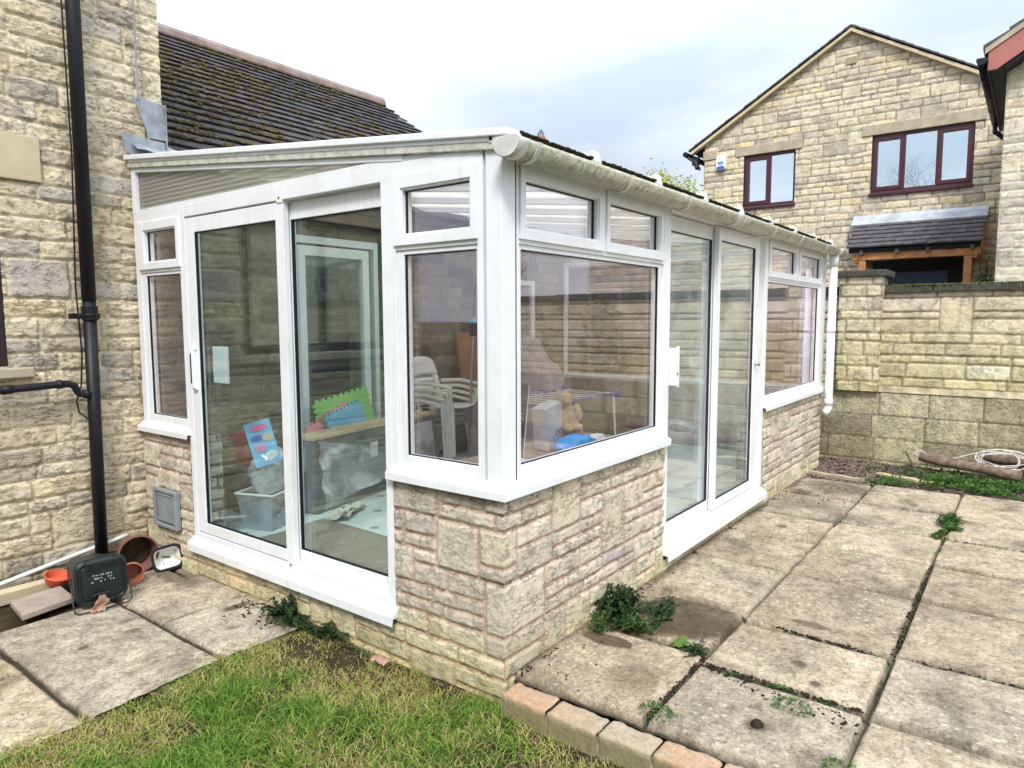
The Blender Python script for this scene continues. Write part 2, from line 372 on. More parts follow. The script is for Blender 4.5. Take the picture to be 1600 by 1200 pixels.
def m_slab(name, pal, joint, blotch=.6):
    g = G(name); c = g.ramp(g.attr('rnd'), pal)
    n1 = g.noise(2.2, 7, .62, dist=.4); n2 = g.noise(60, 5, .75); n3 = g.noise(11, 6, .7)
    c = g.mix(1., c, g.ramp(n1, [(.34, (.55, .54, .53)), (.47, (.95, .94, .92)), (.64, (1.16, 1.14, 1.09))]), 'MULTIPLY')
    c = g.mix(blotch, c, g.ramp(n3, [(.34, (.50, .48, .46)), (.56, (1.08, 1.08, 1.08))]), 'MULTIPLY')
    nv = g.noise(20, 7, .8, dist=.4); ck = g.math('MAXIMUM', g.cracks((7, 12, 9), .012, 2.), g.cracks((20, 14, 20), .02, 7.))
    c = g.mix(.75, c, g.ramp(nv, [(.36, (.42, .40, .38)), (.48, (1.03, 1.03, 1.03))]), 'MULTIPLY')
    vo = g.n('TexVoronoi', feature='F1'); vo.inputs['Scale'].default_value = 24; g.put(vo.inputs['Vector'], g.co())
    sp = g.math('MULTIPLY', g.ramp(vo.outputs[0], [(.16, 1), (.30, 0)]), g.ramp(g.noise(3.5, 5, .7), [(.46, 0), (.60, .75)]))
    c = g.mix(sp, c, (.66, .62, .52))
    c = g.mix(.8, c, g.ramp(n2, [(.33, (.38, .36, .34)), (.54, (1.10, 1.09, 1.07))]), 'MULTIPLY')
    c = g.mix(g.math('MULTIPLY', ck, .7), c, (.13, .11, .09))
    nb = g.noise(1.3, 6, .65); c = g.mix(g.ramp(nb, [(.50, 0), (.66, .55)]), c, g.mix(1., c, (.58, .55, .50), 'MULTIPLY'))
    c = g.mix(g.attr('wet'), c, g.mix(1., c, (.24, .205, .16), 'MULTIPLY'))
    c = g.mix(g.attr('st'), joint, c)
    g.pbr(c, g.mr(g.attr('wet'), 0., 1., .88, .55), g.bump(g.math('ADD', g.math('ADD', n2, nv), g.math('MULTIPLY', n3, 2.)), 1., .007), spec=.3); return g.m
M['slab'] = m_slab('concrete_slab', [(0., (.37, .31, .23)), (.35, (.47, .395, .29)), (.7, (.52, .44, .325)), (1., (.41, .36, .285))], (.035, .03, .018))
M['sand_slab'] = m_slab('riven_sandstone', [(0., (.54, .445, .305)), (.5, (.60, .50, .36)), (1., (.52, .46, .38))], (.04, .032, .018), .7)

# ------------------------------------------------------------ stone heightfields
def layout(U, rows, lens, cw=.03, jump=.15, fixed=(), seed=1, jl=(.14, .26)):
    """rows: list of row heights. returns (rects list, cell map, row edges)."""
    rng = random.Random(seed); ve = np.concatenate([[0], np.cumsum(rows)]); nr = len(rows); nc = int(math.ceil(U/cw))
    cm = -np.ones((nr, nc), int); rects = []
    def put(r0, r1, c0, c1):
        cm[r0:r1, c0:c1] = len(rects); rects.append((c0*cw, c1*cw, ve[r0], ve[r1]))
    for (u0, u1, v0, v1) in fixed:
        r0 = int(np.argmin(abs(ve-v0))); r1 = max(r0+1, int(np.argmin(abs(ve-v1)))); c0 = max(0, round(u0/cw)); c1 = min(nc, round(u1/cw))
        if (cm[r0:r1, c0:c1] == -1).all() and c1 > c0: put(r0, r1, c0, c1)
    for r in range(nr):
        c = 0
        while c < nc:
            if cm[r, c] != -1: c += 1; continue
            free = 0
            while c+free < nc and cm[r, c+free] == -1: free += 1
            if c == 0: L = rng.uniform(.4, 1)*lens[1]
            else: L = rng.uniform(*lens)
            h = 1
            if r+1 < nr and rng.random() < jump:
                L2 = rng.uniform(*jl); k = max(1, round(L2/cw))
                if k <= free and (cm[r+1, c:c+k] == -1).all(): h = 2; L = L2
            k = max(2, round(L/cw))
            if free-k < lens[0]*.55/cw: k = free if free*cw < lens[1]*1.35 else free//2
            k = min(k, free)
            if h == 2 and not (cm[r+1, c:c+k] == -1).all(): h = 1
            put(r, r+h, c, c+k); c += k
    return np.array(rects), cm, ve, cw

def heights(u, v, lay, joint=.006, edge=.012, depth=.014, rough=.010, warp=.004, rs=9., tilt=.04, seed=3, face=.004):
    rects, cm, ve, cw = lay
    uw = u+fbm(u*14, v*14, 2, seed)*warp+fbm(u*3, v*3, 2, seed+5)*warp
    vw = v+fbm(u*14+50, v*14, 2, seed+1)*warp+fbm(u*2+9, v*2, 2, seed+6)*warp
    r = np.clip(np.searchsorted(ve, vw, side='right')-1, 0, cm.shape[0]-1); c = np.clip((uw/cw).astype(int), 0, cm.shape[1]-1)
    i = cm[r, c]; q = rects[i]
    dx = np.minimum(uw-q[..., 0], q[..., 1]-uw); dy = np.minimum(vw-q[..., 2], q[..., 3]-vw)
    rr = .016; a = np.clip(rr-dx, 0, None); b = np.clip(rr-dy, 0, None)
    d = np.where((dx < rr) & (dy < rr), rr-np.hypot(a, b), np.minimum(dx, dy))
    rng = np.random.RandomState(seed); n = len(rects)
    rnd = rng.rand(n); off = (rng.rand(n)-.5)*2*face; tu = (rng.rand(n)-.5)*2*tilt; tv = (rng.rand(n)-.5)*2*tilt
    sm = rng.rand(n) < .15
    big = (rects[:, 3]-rects[:, 2] > .19); sm |= big
    ro = np.where(sm, .35, 1.)[i]
    ph = rng.rand(n)[i]*40
    f = .30*fbm(u*rs+ph, v*rs*1.2, 5, seed+2, .6)+.85*fbm(u*24+ph, v*34, 3, seed+12, .6)
    f = f+.45*(np.abs(fbm(u*rs*2.+ph, v*rs*3.4+ph, 3, seed+9))*-2+.4)
    s = sst(joint, joint+edge, d)
    h = -depth+s*(depth+off[i]+(tu[i]*(u-(q[..., 0]+q[..., 1])/2)+tv[i]*(v-(q[..., 2]+q[..., 3])/2))*ro+f*rough*ro)
    h = h+(1-s)*fbm(u*30, v*30, 2, seed+4)*.002
    st = sst(joint*.5, joint+.004, d)
    return h, st, rnd[i], i

def wall(name, mat, parent, us, vs, lay, base, nrm, hole=None, clip=None, off=(0, 0), **k):
    """base(u)->(n,2) xy; nrm(u)->(n,2) outward xy ; v -> z"""
    u, v = np.meshgrid(us, vs)
    h, st, rn, _ = heights(u+off[0], v+off[1], lay, **k)
    B = base(us); N = nrm(us)
    z0 = k.get('z0', 0)
    V = np.empty(u.shape+(3,)); V[..., 0] = B[None, :, 0]+N[None, :, 0]*h; V[..., 1] = B[None, :, 1]+N[None, :, 1]*h; V[..., 2] = v
    nu = len(us); nv = len(vs)
    idx = np.arange(nu*nv).reshape(nv, nu)
    F = np.stack([idx[:-1, :-1], idx[:-1, 1:], idx[1:, 1:], idx[1:, :-1]], -1).reshape(-1, 4)
    cu = ((u[:-1, :-1]+u[1:, 1:])/2).ravel(); cv = ((v[:-1, :-1]+v[1:, 1:])/2).ravel()
    keep = np.ones(len(F), bool)
    for (a0, a1, b0, b1) in (hole or []): keep &= ~((cu > a0) & (cu < a1) & (cv > b0) & (cv < b1))
    if clip is not None: keep &= clip(cu, cv)
    F = F[keep]; used = np.unique(F); rm = -np.ones(nu*nv, int); rm[used] = np.arange(len(used))
    me = np_mesh(name, V.reshape(-1, 3)[used], rm[F], {'rnd': rn.ravel()[used], 'st': st.ravel()[used]})
    return link(name, me, mat, parent)
def line(p0, p1):
    p0 = np.array(p0, float); p1 = np.array(p1, float); L = np.linalg.norm(p1-p0); t = (p1-p0)/L; n = np.array([t[1], -t[0]])
    return (lambda us: p0+np.outer(us, t)), (lambda us: np.repeat(n[None], len(us), 0)), L
def lin(a, b, res): return np.linspace(a, b, max(2, int(round((b-a)/res))+1))
def rows_to(H, choices, seed):
    rng = random.Random(seed); r = []
    while sum(r) < H: r.append(rng.choice(choices))
    return r

# ------------------------------------------------------------ frames of reference
def FL(a, z, d): return (-d, a, z)             # conservatory left face, x = 0, outward -x
def FR(a, z, d): return (a, -d, z)             # conservatory right face, y = 0, outward -y
def FH(a, z, d): return (a, 3.08-d, z)         # house wall y = 3.08, outward -y
def FG(a, z, d): return (13.5-d, a, z)         # neighbour gable
def FE(a, z, d): return (5.26+d, a, z)         # conservatory far end, outward +x
def fb(mb, F, a0, a1, z0, z1, d0, d1): mb.box(a0, a1, z0, z1, d0, d1, F=F)
def ring(mb, F, o, i, d0, d1):
    fb(mb, F, o[0], i[0], o[2], o[3], d0, d1); fb(mb, F, i[1], o[1], o[2], o[3], d0, d1)
    fb(mb, F, i[0], i[1], o[2], i[2], d0, d1); fb(mb, F, i[0], i[1], i[3], o[3], d0, d1)

# ------------------------------------------------------------ ground
def ground():
    mb = MB(); mb.box(-300, 300, -300, 300, -1.2, -.03)
    tag(mb.build('ground', M['soil']), kind='structure')
    # field beyond, slightly above the soil sheet
    g = simple('far_turf', (.10, .15, .04), .9, var=.35, scale=2)
    mb = MB(); mb.box(-200, 6.1, -200, -9.5, -.026, -.02); tag(mb.build('meadow', g), kind='structure')
ground()

def slabs(name, mat, xs, ys, rects, base, joint, seed, tilt=.006, riven=.0035, clip=None, label=None, wet=None, joints=.006):
    x, y = np.meshgrid(xs, ys); n = len(rects); rng = np.random.RandomState(seed)
    idn = -np.ones(x.shape, int); d = np.full(x.shape, -1.)
    xw = x+fbm(x*5, y*5, 3, seed)*.006; yw = y+fbm(x*5+30, y*5, 3, seed+1)*.006
    for i, (x0, x1, y0, y1) in enumerate(rects):
        dd = np.minimum(np.minimum(xw-x0, x1-xw)/1.9, np.minimum(yw-y0, y1-yw)); m = dd > d; d = np.where(m, dd, d); idn = np.where(m, i, idn)
    R_ = np.array(rects); tx = (rng.rand(n)-.5)*2*tilt; ty = (rng.rand(n)-.5)*2*tilt; oz = (rng.rand(n)-.5)*tilt
    cx = (R_[:, 0]+R_[:, 1])/2; cy = (R_[:, 2]+R_[:, 3])/2
    jj = joints+.012*np.clip(fbm(x*2.2, y*2.2, 3, seed+7), 0, 1)
    s = sst(jj, jj+.006, d)
    f = fbm(x*4, y*4, 5, seed+3, .55)*riven+np.round(fbm(x*2.2, y*3.1, 3, seed+4)*4)/4*riven*.6
    z = base-joint*(1-s)+s*(oz[idn]+tx[idn]*(x-cx[idn])+ty[idn]*(y-cy[idn])+f)+(1-s)*fbm(x*25, y*25, 2, seed)*.006
    st = sst(jj*.6, jj+.004, d)
    nu = len(xs); nv = len(ys); idx = np.arange(nu*nv).reshape(nv, nu)
    F = np.stack([idx[:-1, :-1], idx[:-1, 1:], idx[1:, 1:], idx[1:, :-1]], -1).reshape(-1, 4)
    if clip is not None:
        k = clip(((x[:-1, :-1]+x[1:, 1:])/2).ravel(), ((y[:-1, :-1]+y[1:, 1:])/2).ravel()); F = F[k]
    w = wet(x, y) if wet else np.zeros(x.shape)
    w = np.maximum(w, .42*(1-sst(.004, .035, d+fbm(x*9, y*9, 3, seed+11)*.03))*sst(-.15, .35, fbm(x*2.5, y*2.5, 3, seed+12)))
    w = np.maximum(w, .40*sst(.22, .42, fbm(x*3.2, y*3.2, 5, seed+13, .6)))
    me = np_mesh(name, np.stack([x, y, z], -1).reshape(-1, 3), F, {'rnd': rng.rand(n)[idn].ravel(), 'st': st.ravel(), 'wet': w.ravel()})
    return tag(link(name, me, M[mat]), kind='structure')

# right hand patio: columns of slabs between y = -0.60 and -1.265 etc.
PR = []
def col(y0, y1, xs):
    for a, b in zip(xs[:-1], xs[1:]): PR.append((a, b, y0, y1))
col(-.60, .20, [.065, .70, 1.24, 1.97, 2.62, 3.22, 3.95, 4.62])
col(-1.265, -.60, [.065, .62, 1.16, 1.96, 2.62, 3.25, 3.93, 4.70])
col(-1.93, -1.265, [.065, .60, 1.20, 1.96, 2.60, 3.22, 3.80, 4.78])
for k in range(4): col(-1.93-.66*(k+1), -1.93-.66*k, [.065+.6*j for j in range(9)])
def wet_r(x, y):
    n = fbm(x*4, y*4, 3, 5)*.10; n2 = fbm(x*3, y*3, 3, 8)*.08
    a = (1-sst(.80, 1.05, np.hypot((x-1.02)/.28, (y+.36)/.28)+n*1.6))*(.92+.25*fbm(x*7, y*7, 4, 91))
    a2 = .9-.9*sst(.8, 1.1, np.hypot((x-.80)/.13, (y+.17)/.24)+n)
    b = (1-sst(.9, 1.05, np.hypot((x-.57)/.06, (y+.17)/.14)+n2*3))*.9
    c = (1-sst(.8, 1.2, np.hypot((x-1.30)/.035, (y+.88)/.10)+n2*4))*.8
    o = np.maximum(np.maximum(a, a2), np.maximum(b, c))
    for (px, py, r, s) in ((.34, -.42, .12, .5), (.62, -.75, .05, .3), (.30, -.95, .05, .8), (.86, -.95, .035, .8), (.72, -1.05, .03, .9), (.2, -1.2, .1, .4), (.9, -1.5, .12, .35), (2.9, -.3, .05, .8), (3.7, -.25, .3, .35), (4.3, -.4, .3, .5), (4.0, -.15, .12, .8)):
        o = np.maximum(o, s*(1-sst(.5, 1.2, np.hypot(x-px, y-py)/r+n2*3)))
    o = np.maximum(o, .75*(1-sst(.015, .07, -y+n*.5))*(x > .1))           # damp strip at the foot of the wall
    return o
slabs('patio', 'slab', lin(.065, 2.4, .010).tolist()[:-1]+lin(2.4, 4.78, .014).tolist(), lin(-4.55, -1.95, .05).tolist()[:-1]+lin(-1.95, .0, .0095).tolist(), PR, .105, .035, 4,
      clip=lambda x, y: (x < 4.62+.12*(y < -.6)+.06*(y < -1.265)) , wet=wet_r, riven=.006, joints=.006)
PLr = [(-1.1, -.49, 1.2, 2.5), (-.49, .12, 1.93, 2.5), (-.49, .12, 1.2, 1.93), (-2.0, -1.1, 1.93, 2.5), (-2.0, -1.1, 1.2, 1.93), (-3.2, -2.0, 1.2, 2.5)]
PLr += [(-.58, -.05, 2.5, 2.78), (-.05, .1, 2.5, 3.1)]
def wet_l(x, y):
    n = fbm(x*6, y*6, 3, 15)*.25; o = np.zeros(x.shape)
    for (px, py, rx, ry, s) in ((-.13, 1.80, .10, .045, .95), (-.08, 2.40, .06, .10, .35), (-.85, 1.95, .03, .03, .7), (-.62, 1.95, .05, .035, .6), (-.62, 1.6, .2, .04, .35), (-.75, 1.5, .1, .05, .4), (-.58, 2.1, .04, .03, .5), (-.5, 1.75, .03, .02, .6), (-.33, 2.58, .02, .03, .9)):
        o = np.maximum(o, s*(1-sst(.6, 1.15, np.hypot((x-px)/rx, (y-py)/ry)+n)))
    return o
def edge_l(x): return 1.345+.012*np.sin(x*9)-.05*sst(-.7, -1.4, x)
slabs('paving', 'sand_slab', lin(-2.4, 0.02, .0095), lin(1.2, 2.9, .0095), PLr, .0, .02, 9, tilt=.004, riven=.005, wet=wet_l, joints=.0065,
      clip=lambda x, y: (y > edge_l(x)-.05) & ((y < 2.5) | (x > -.58)))

# brick edging between lawn and patio
def bricks():
    th = None
    mb_us = []
    y = -.03; rng = random.Random(3); V = []; A = []; F = []; S = []
    names = 0; k = 0
    while y > -1.9:
        L = .215+rng.uniform(-.006, .012); nx, ny = 12, 20
        w0, w1 = -.062+rng.uniform(-.006, .006), .050; zt = .080+rng.uniform(-.008, .006)
        # profile across: face bottom -> face top -> top back
        prof = [(w0, -.06+.025*j) for j in range(6)]+[(w0+.004, zt-.004)]+[(w0+.012+(w1-w0-.012)*j/9, zt) for j in range(10)]+[(w1, zt-.05)]
        ys = [y-L*j/ny for j in range(ny+1)]
        base = len(V)
        for jy, yy in enumerate(ys):
            e = min(jy, ny-jy)
            for jx, (px, pz) in enumerate(prof):
                ex = .006 if e == 0 else 0
                n1 = float(fbm(np.array([px*25+pz*25+k*9.]), np.array([yy*25]), 4, 3)[0])
                rx = px+(ex if jx < 7 else 0)+n1*.005; rz = pz-(ex if jx > 6 else 0)+n1*.006
                V.append((rx, yy, rz)); A.append(rng.random()*.15+(.35 if k in (0, 1, 4, 5) else .75) if False else (k*.37) % 1)
                S.append(0)
        w = len(prof)
        for jy in range(ny):
            for jx in range(w-1):
                a = base+jy*w+jx; F.append((a, a+1, a+w+1, a+w))
        y -= L+.010; k += 1
    g = G('old_brick'); n = g.noise(7, 6, .7); n2 = g.noise(60, 5, .7); z = g.sep().outputs[2]
    c = g.ramp(g.attr('rnd'), [(0., (.48, .29, .18)), (.5, (.46, .34, .24)), (1., (.42, .36, .27))])
    c = g.mix(g.ramp(n, [(.45, 0), (.65, .75)]), c, (.42, .37, .28))
    c = g.mix(g.math('MULTIPLY', g.mr(z, .085, .05), .8), c, (.20, .19, .09))
    c = g.mix(.6, c, g.ramp(n2, [(.3, (.5, .45, .45)), (.6, (1.1, 1.1, 1.1))]), 'MULTIPLY')
    g.pbr(c, .9, g.bump(n2, .8, .005))
    me = np_mesh('brick_edging', V, F, {'rnd': A})
    o = link('brick_edging', me, g.m); tag(o, 'row of weathered orange bricks edging the patio above the lawn', 'edging')
    # concrete footing under the bricks
    mb = MB(); mb.box(-.05, .06, -1.9, -.02, -.2, .02); mb.build('footing', M['lintel'], o)
bricks()

# ------------------------------------------------------------ grass
def blades(n, px, py, pz, hgt, wid, rnd, seed, lean=.6):
    r = np.random.RandomState(seed); th = r.rand(n)*2*np.pi; ph = r.rand(n)*2*np.pi
    ln = hgt*lean*(.3+r.rand(n)); dx = np.cos(ph)*ln; dy = np.sin(ph)*ln
    wx = np.cos(th)*wid/2; wy = np.sin(th)*wid/2
    V = np.empty((n, 5, 3))
    V[:, 0] = np.stack([px-wx, py-wy, pz], -1); V[:, 1] = np.stack([px+wx, py+wy, pz], -1)
    V[:, 2] = np.stack([px+dx*.35+wx*.8, py+dy*.35+wy*.8, pz+hgt*.6], -1); V[:, 3] = np.stack([px+dx*.35-wx*.8, py+dy*.35-wy*.8, pz+hgt*.6], -1)
    V[:, 4] = np.stack([px+dx, py+dy, pz+hgt*(1-.25*lean*r.rand(n))], -1)
    b = (np.arange(n)*5)[:, None]
    F = np.concatenate([b+np.array([[0, 1, 2]]), b+np.array([[0, 2, 3]]), b+np.array([[3, 2, 4]])])
    return V.reshape(-1, 3), F, np.repeat(rnd, 5)
def lawn():
    mb = MB()
    poly = [(-3.2, edge_l(-3.2)), (-1.5, 1.28), (-.8, 1.33), (-.15, 1.34), (0.02, 1.5), (.0, -.02), (-.055, -.03), (-.055, -1.95), (-.055, -9), (-9, -9), (-9, 1.3)]
    r = np.random.RandomState(4)
    xs = lin(-3.6, 0.0, .03); ys = lin(-2.2, 1.6, .03); x, y = np.meshgrid(xs, ys)
    z = -.018+fbm(x*3, y*3, 4, 2)*.015
    idx = np.arange(x.size).reshape(x.shape); F = np.stack([idx[:-1, :-1], idx[:-1, 1:], idx[1:, 1:], idx[1:, :-1]], -1).reshape(-1, 4)
    cx = ((x[:-1, :-1]+x[1:, 1:])/2).ravel(); cy = ((y[:-1, :-1]+y[1:, 1:])/2).ravel()
    F = F[(cy < edge_l(cx)+.01+.3*sst(-.12, 0., cx)) & ((cx < -.04) | (cy > -.02))]
    me = np_mesh('lawn_soil', np.stack([x, y, z], -1).reshape(-1, 3), F)
    tag(link('lawn_soil', me, M['soil']), kind='structure')
    n = 290000
    px = -3.3+r.rand(n)*3.3; py = -1.9+r.rand(n)*3.5
    # keep only what lies on the lawn in front of the camera
    ok = (py < edge_l(px)+.02+.25*sst(-.16, -.02, px)*(px > -.2)) & ((px < -.062) | (py > -.0))
    # thin out near wall and in bare patches
    f = fbm(px*3.5, py*3.5, 4, 21); bare = np.exp(-((px+.17)/.13)**2-((py-.95)/.25)**2)*1.1+np.exp(-((px+.25)/.2)**2-((py-.55)/.2)**2)*.7
    near = sst(.24, .03, -px+fbm(px*5, py*5, 3, 77)*.12)*(py > 0)*.85+sst(.24, .07, -px)*(py <= 0)*.8
    dens = np.clip(.95+f*1.1-bare*.55-near*.75, .09, 1)
    ok &= r.rand(n) < dens
    px, py, f = px[ok], py[ok], f[ok]; n = len(px)
    g = fbm(px*1.6, py*1.6, 4, 33)+fbm(px*9, py*9, 2, 35)*.5; bare = bare[ok]; near = near[ok]
    dry = np.clip(.34+g*1.25+bare*.4+near*.3, .04, .95)
    rnd = np.where(r.rand(n) < dry, .55+r.rand(n)*.45, r.rand(n)*.55)
    h = (.018+.034*r.rand(n)**1.4)*(1+.6*np.clip(-g, -.4, .8))*(1-.3*bare); 
    dark = near > .45
    V, F, A = blades(n, px, py, -.022+fbm(px*3, py*3, 4, 2)*.015, h, .0024+.0028*r.rand(n), rnd, 5, 1.5)
    me = np_mesh('lawn', V, F, {'rnd': A}, smooth=False)
    tag(link('lawn', me, M['grass']), kind='stuff')
lawn()

def tuft(mb_list, cx, cy, cz, rx, ry, hgt, n, size, rng, flat=.5, droop=0.):
    """scatter of small folded leaves over a low dome; appended to (V,F,A)"""
    V, F, A = mb_list
    for i in range(n):
        a = rng.random()*2*math.pi; q = math.sqrt(rng.random()); x = cx+math.cos(a)*q*rx; y = cy+math.sin(a)*q*ry
        top = hgt*math.sqrt(max(0, 1-q*q)); z = cz+top*(rng.random()**.6)
        s = size*rng.uniform(.5, 1.3); d = Vector((math.cos(a)+rng.uniform(-.9, .9), math.sin(a)+rng.uniform(-.9, .9), rng.uniform(-.2, 1)*flat-droop)).normalized()
        sd = d.cross(Vector((rng.uniform(-.3, .3), rng.uniform(-.3, .3), 1))).normalized(); up = sd.cross(d)
        p = Vector((x, y, z)); b = len(V)
        V += [p, p+d*s*.5+sd*s*.28+up*s*.1, p+d*s, p+d*s*.5-sd*s*.28+up*s*.1, p+d*s*.55]
        F += [(b, b+1, b+4), (b+1, b+2, b+4), (b+2, b+3, b+4), (b+3, b, b+4)]
        A += [min(1, max(0, rng.random()*.6+z*0+(z-cz)/max(hgt, .01)*.4))]*5
def leaves_obj(name, L, mat, parent=None):
    me = np_mesh(name, [tuple(p) for p in L[0]], L[1], {'rnd': L[2]}, smooth=False); return link(name, me, mat, parent)

def joint_plants():
    rng = random.Random(8); L = ([], [], [])
    def run(x0, y0, x1, y1, n, w, h, s, m):
        for i in range(m):
            t = rng.random(); c = abs(math.sin(t*9+x0*5))*.9+.1
            tuft(L, x0+(x1-x0)*t, y0+(y1-y0)*t, .088, w*c, w*c, h*c, int(n*c)+1, s, rng, .6)
    run(.60, -.62, .64, -1.22, 22, .022, .022, .012, 26)
    run(.70, -.30, .70, -.58, 10, .014, .015, .012, 10)
    run(1.14, -1.27, 1.20, -1.75, 22, .020, .018, .012, 24)
    run(.1, -.60, .62, -.60, 8, .012, .013, .010, 22)
    run(1.2, -1.265, 2.1, -1.265, 10, .015, .016, .012, 30)
    run(2.6, -1.265, 3.3, -1.265, 9, .014, .014, .012, 14)
    run(3.2, -1.28, 3.2, -1.8, 14, .022, .018, .014, 16)
    run(.62, -1.27, 1.15, -1.27, 6, .010, .012, .010, 12)
    run(1.16, -.9, 1.16, -1.25, 8, .012, .012, .012, 10)
    tuft(L, .15, -.62, .10, .05, .07, .035, 160, .014, rng)
    tuft(L, .50, -1.02, .10, .05, .08, .03, 110, .016, rng)
    tuft(L, .20, -1.26, .10, .05, .06, .03, 90, .016, rng)
    tag(leaves_obj('joint_weeds', L, M['weed']), kind='stuff')
    # mossy crumbs lying in the wide joints
    V = []; F = []
    base = bm_ico(1)
    def lump(x, y, z, s):
        b = len(V); V.extend([(x+p[0]*s*rng.uniform(.7, 1.3), y+p[1]*s*rng.uniform(.7, 1.3), z+p[2]*s*.6*rng.uniform(.6, 1.3)) for p in base[0]])
        F.extend([tuple(i+b for i in f) for f in base[1]])
    for (x0, y0, x1, y1, n, w) in ((.63, -.6, .63, -1.25, 260, .016), (.62, -.62, .50, -1.25, 120, .03), (1.16, -1.27, 1.2, -1.8, 220, .018), (.1, -.6, .65, -.6, 120, .010), (1.19, -.75, 1.15, -1.2, 160, .010), (1.2, -1.265, 2.6, -1.265, 120, .009), (.05, -.03, 4.6, -.03, 420, .016), (3.25, -1.28, 3.25, -1.8, 90, .016), (1.30, -.78, 1.27, -.98, 40, .014)):
        for i in range(n):
            t = rng.random(); lump(x0+(x1-x0)*t+rng.gauss(0, w), y0+(y1-y0)*t+rng.gauss(0, w*.7), .101, rng.uniform(.002, .008))
    for i in range(110): lump(rng.uniform(3.6, 4.6), -abs(rng.gauss(0, .35))-.02, .107, rng.uniform(.002, .008))
    for i in range(30): lump(rng.uniform(.1, 1.6), -abs(rng.gauss(0, .12))-.02, .107, rng.uniform(.002, .007))
    for i in range(90): lump(-abs(rng.gauss(0, .10))-.03, rng.uniform(1.4, 1.85), .003, rng.uniform(.002, .008))
    tag(link('soil_crumbs', np_mesh('soil_crumbs', V, F), M['dark_moss']), kind='stuff')
def bm_ico(sub):
    bm = bmesh.new(); bmesh.ops.create_icosphere(bm, subdivisions=sub, radius=1); v = [tuple(p.co) for p in bm.verts]; f = [tuple(q.index for q in p.verts) for p in bm.faces]; bm.free(); return v, f
joint_plants()

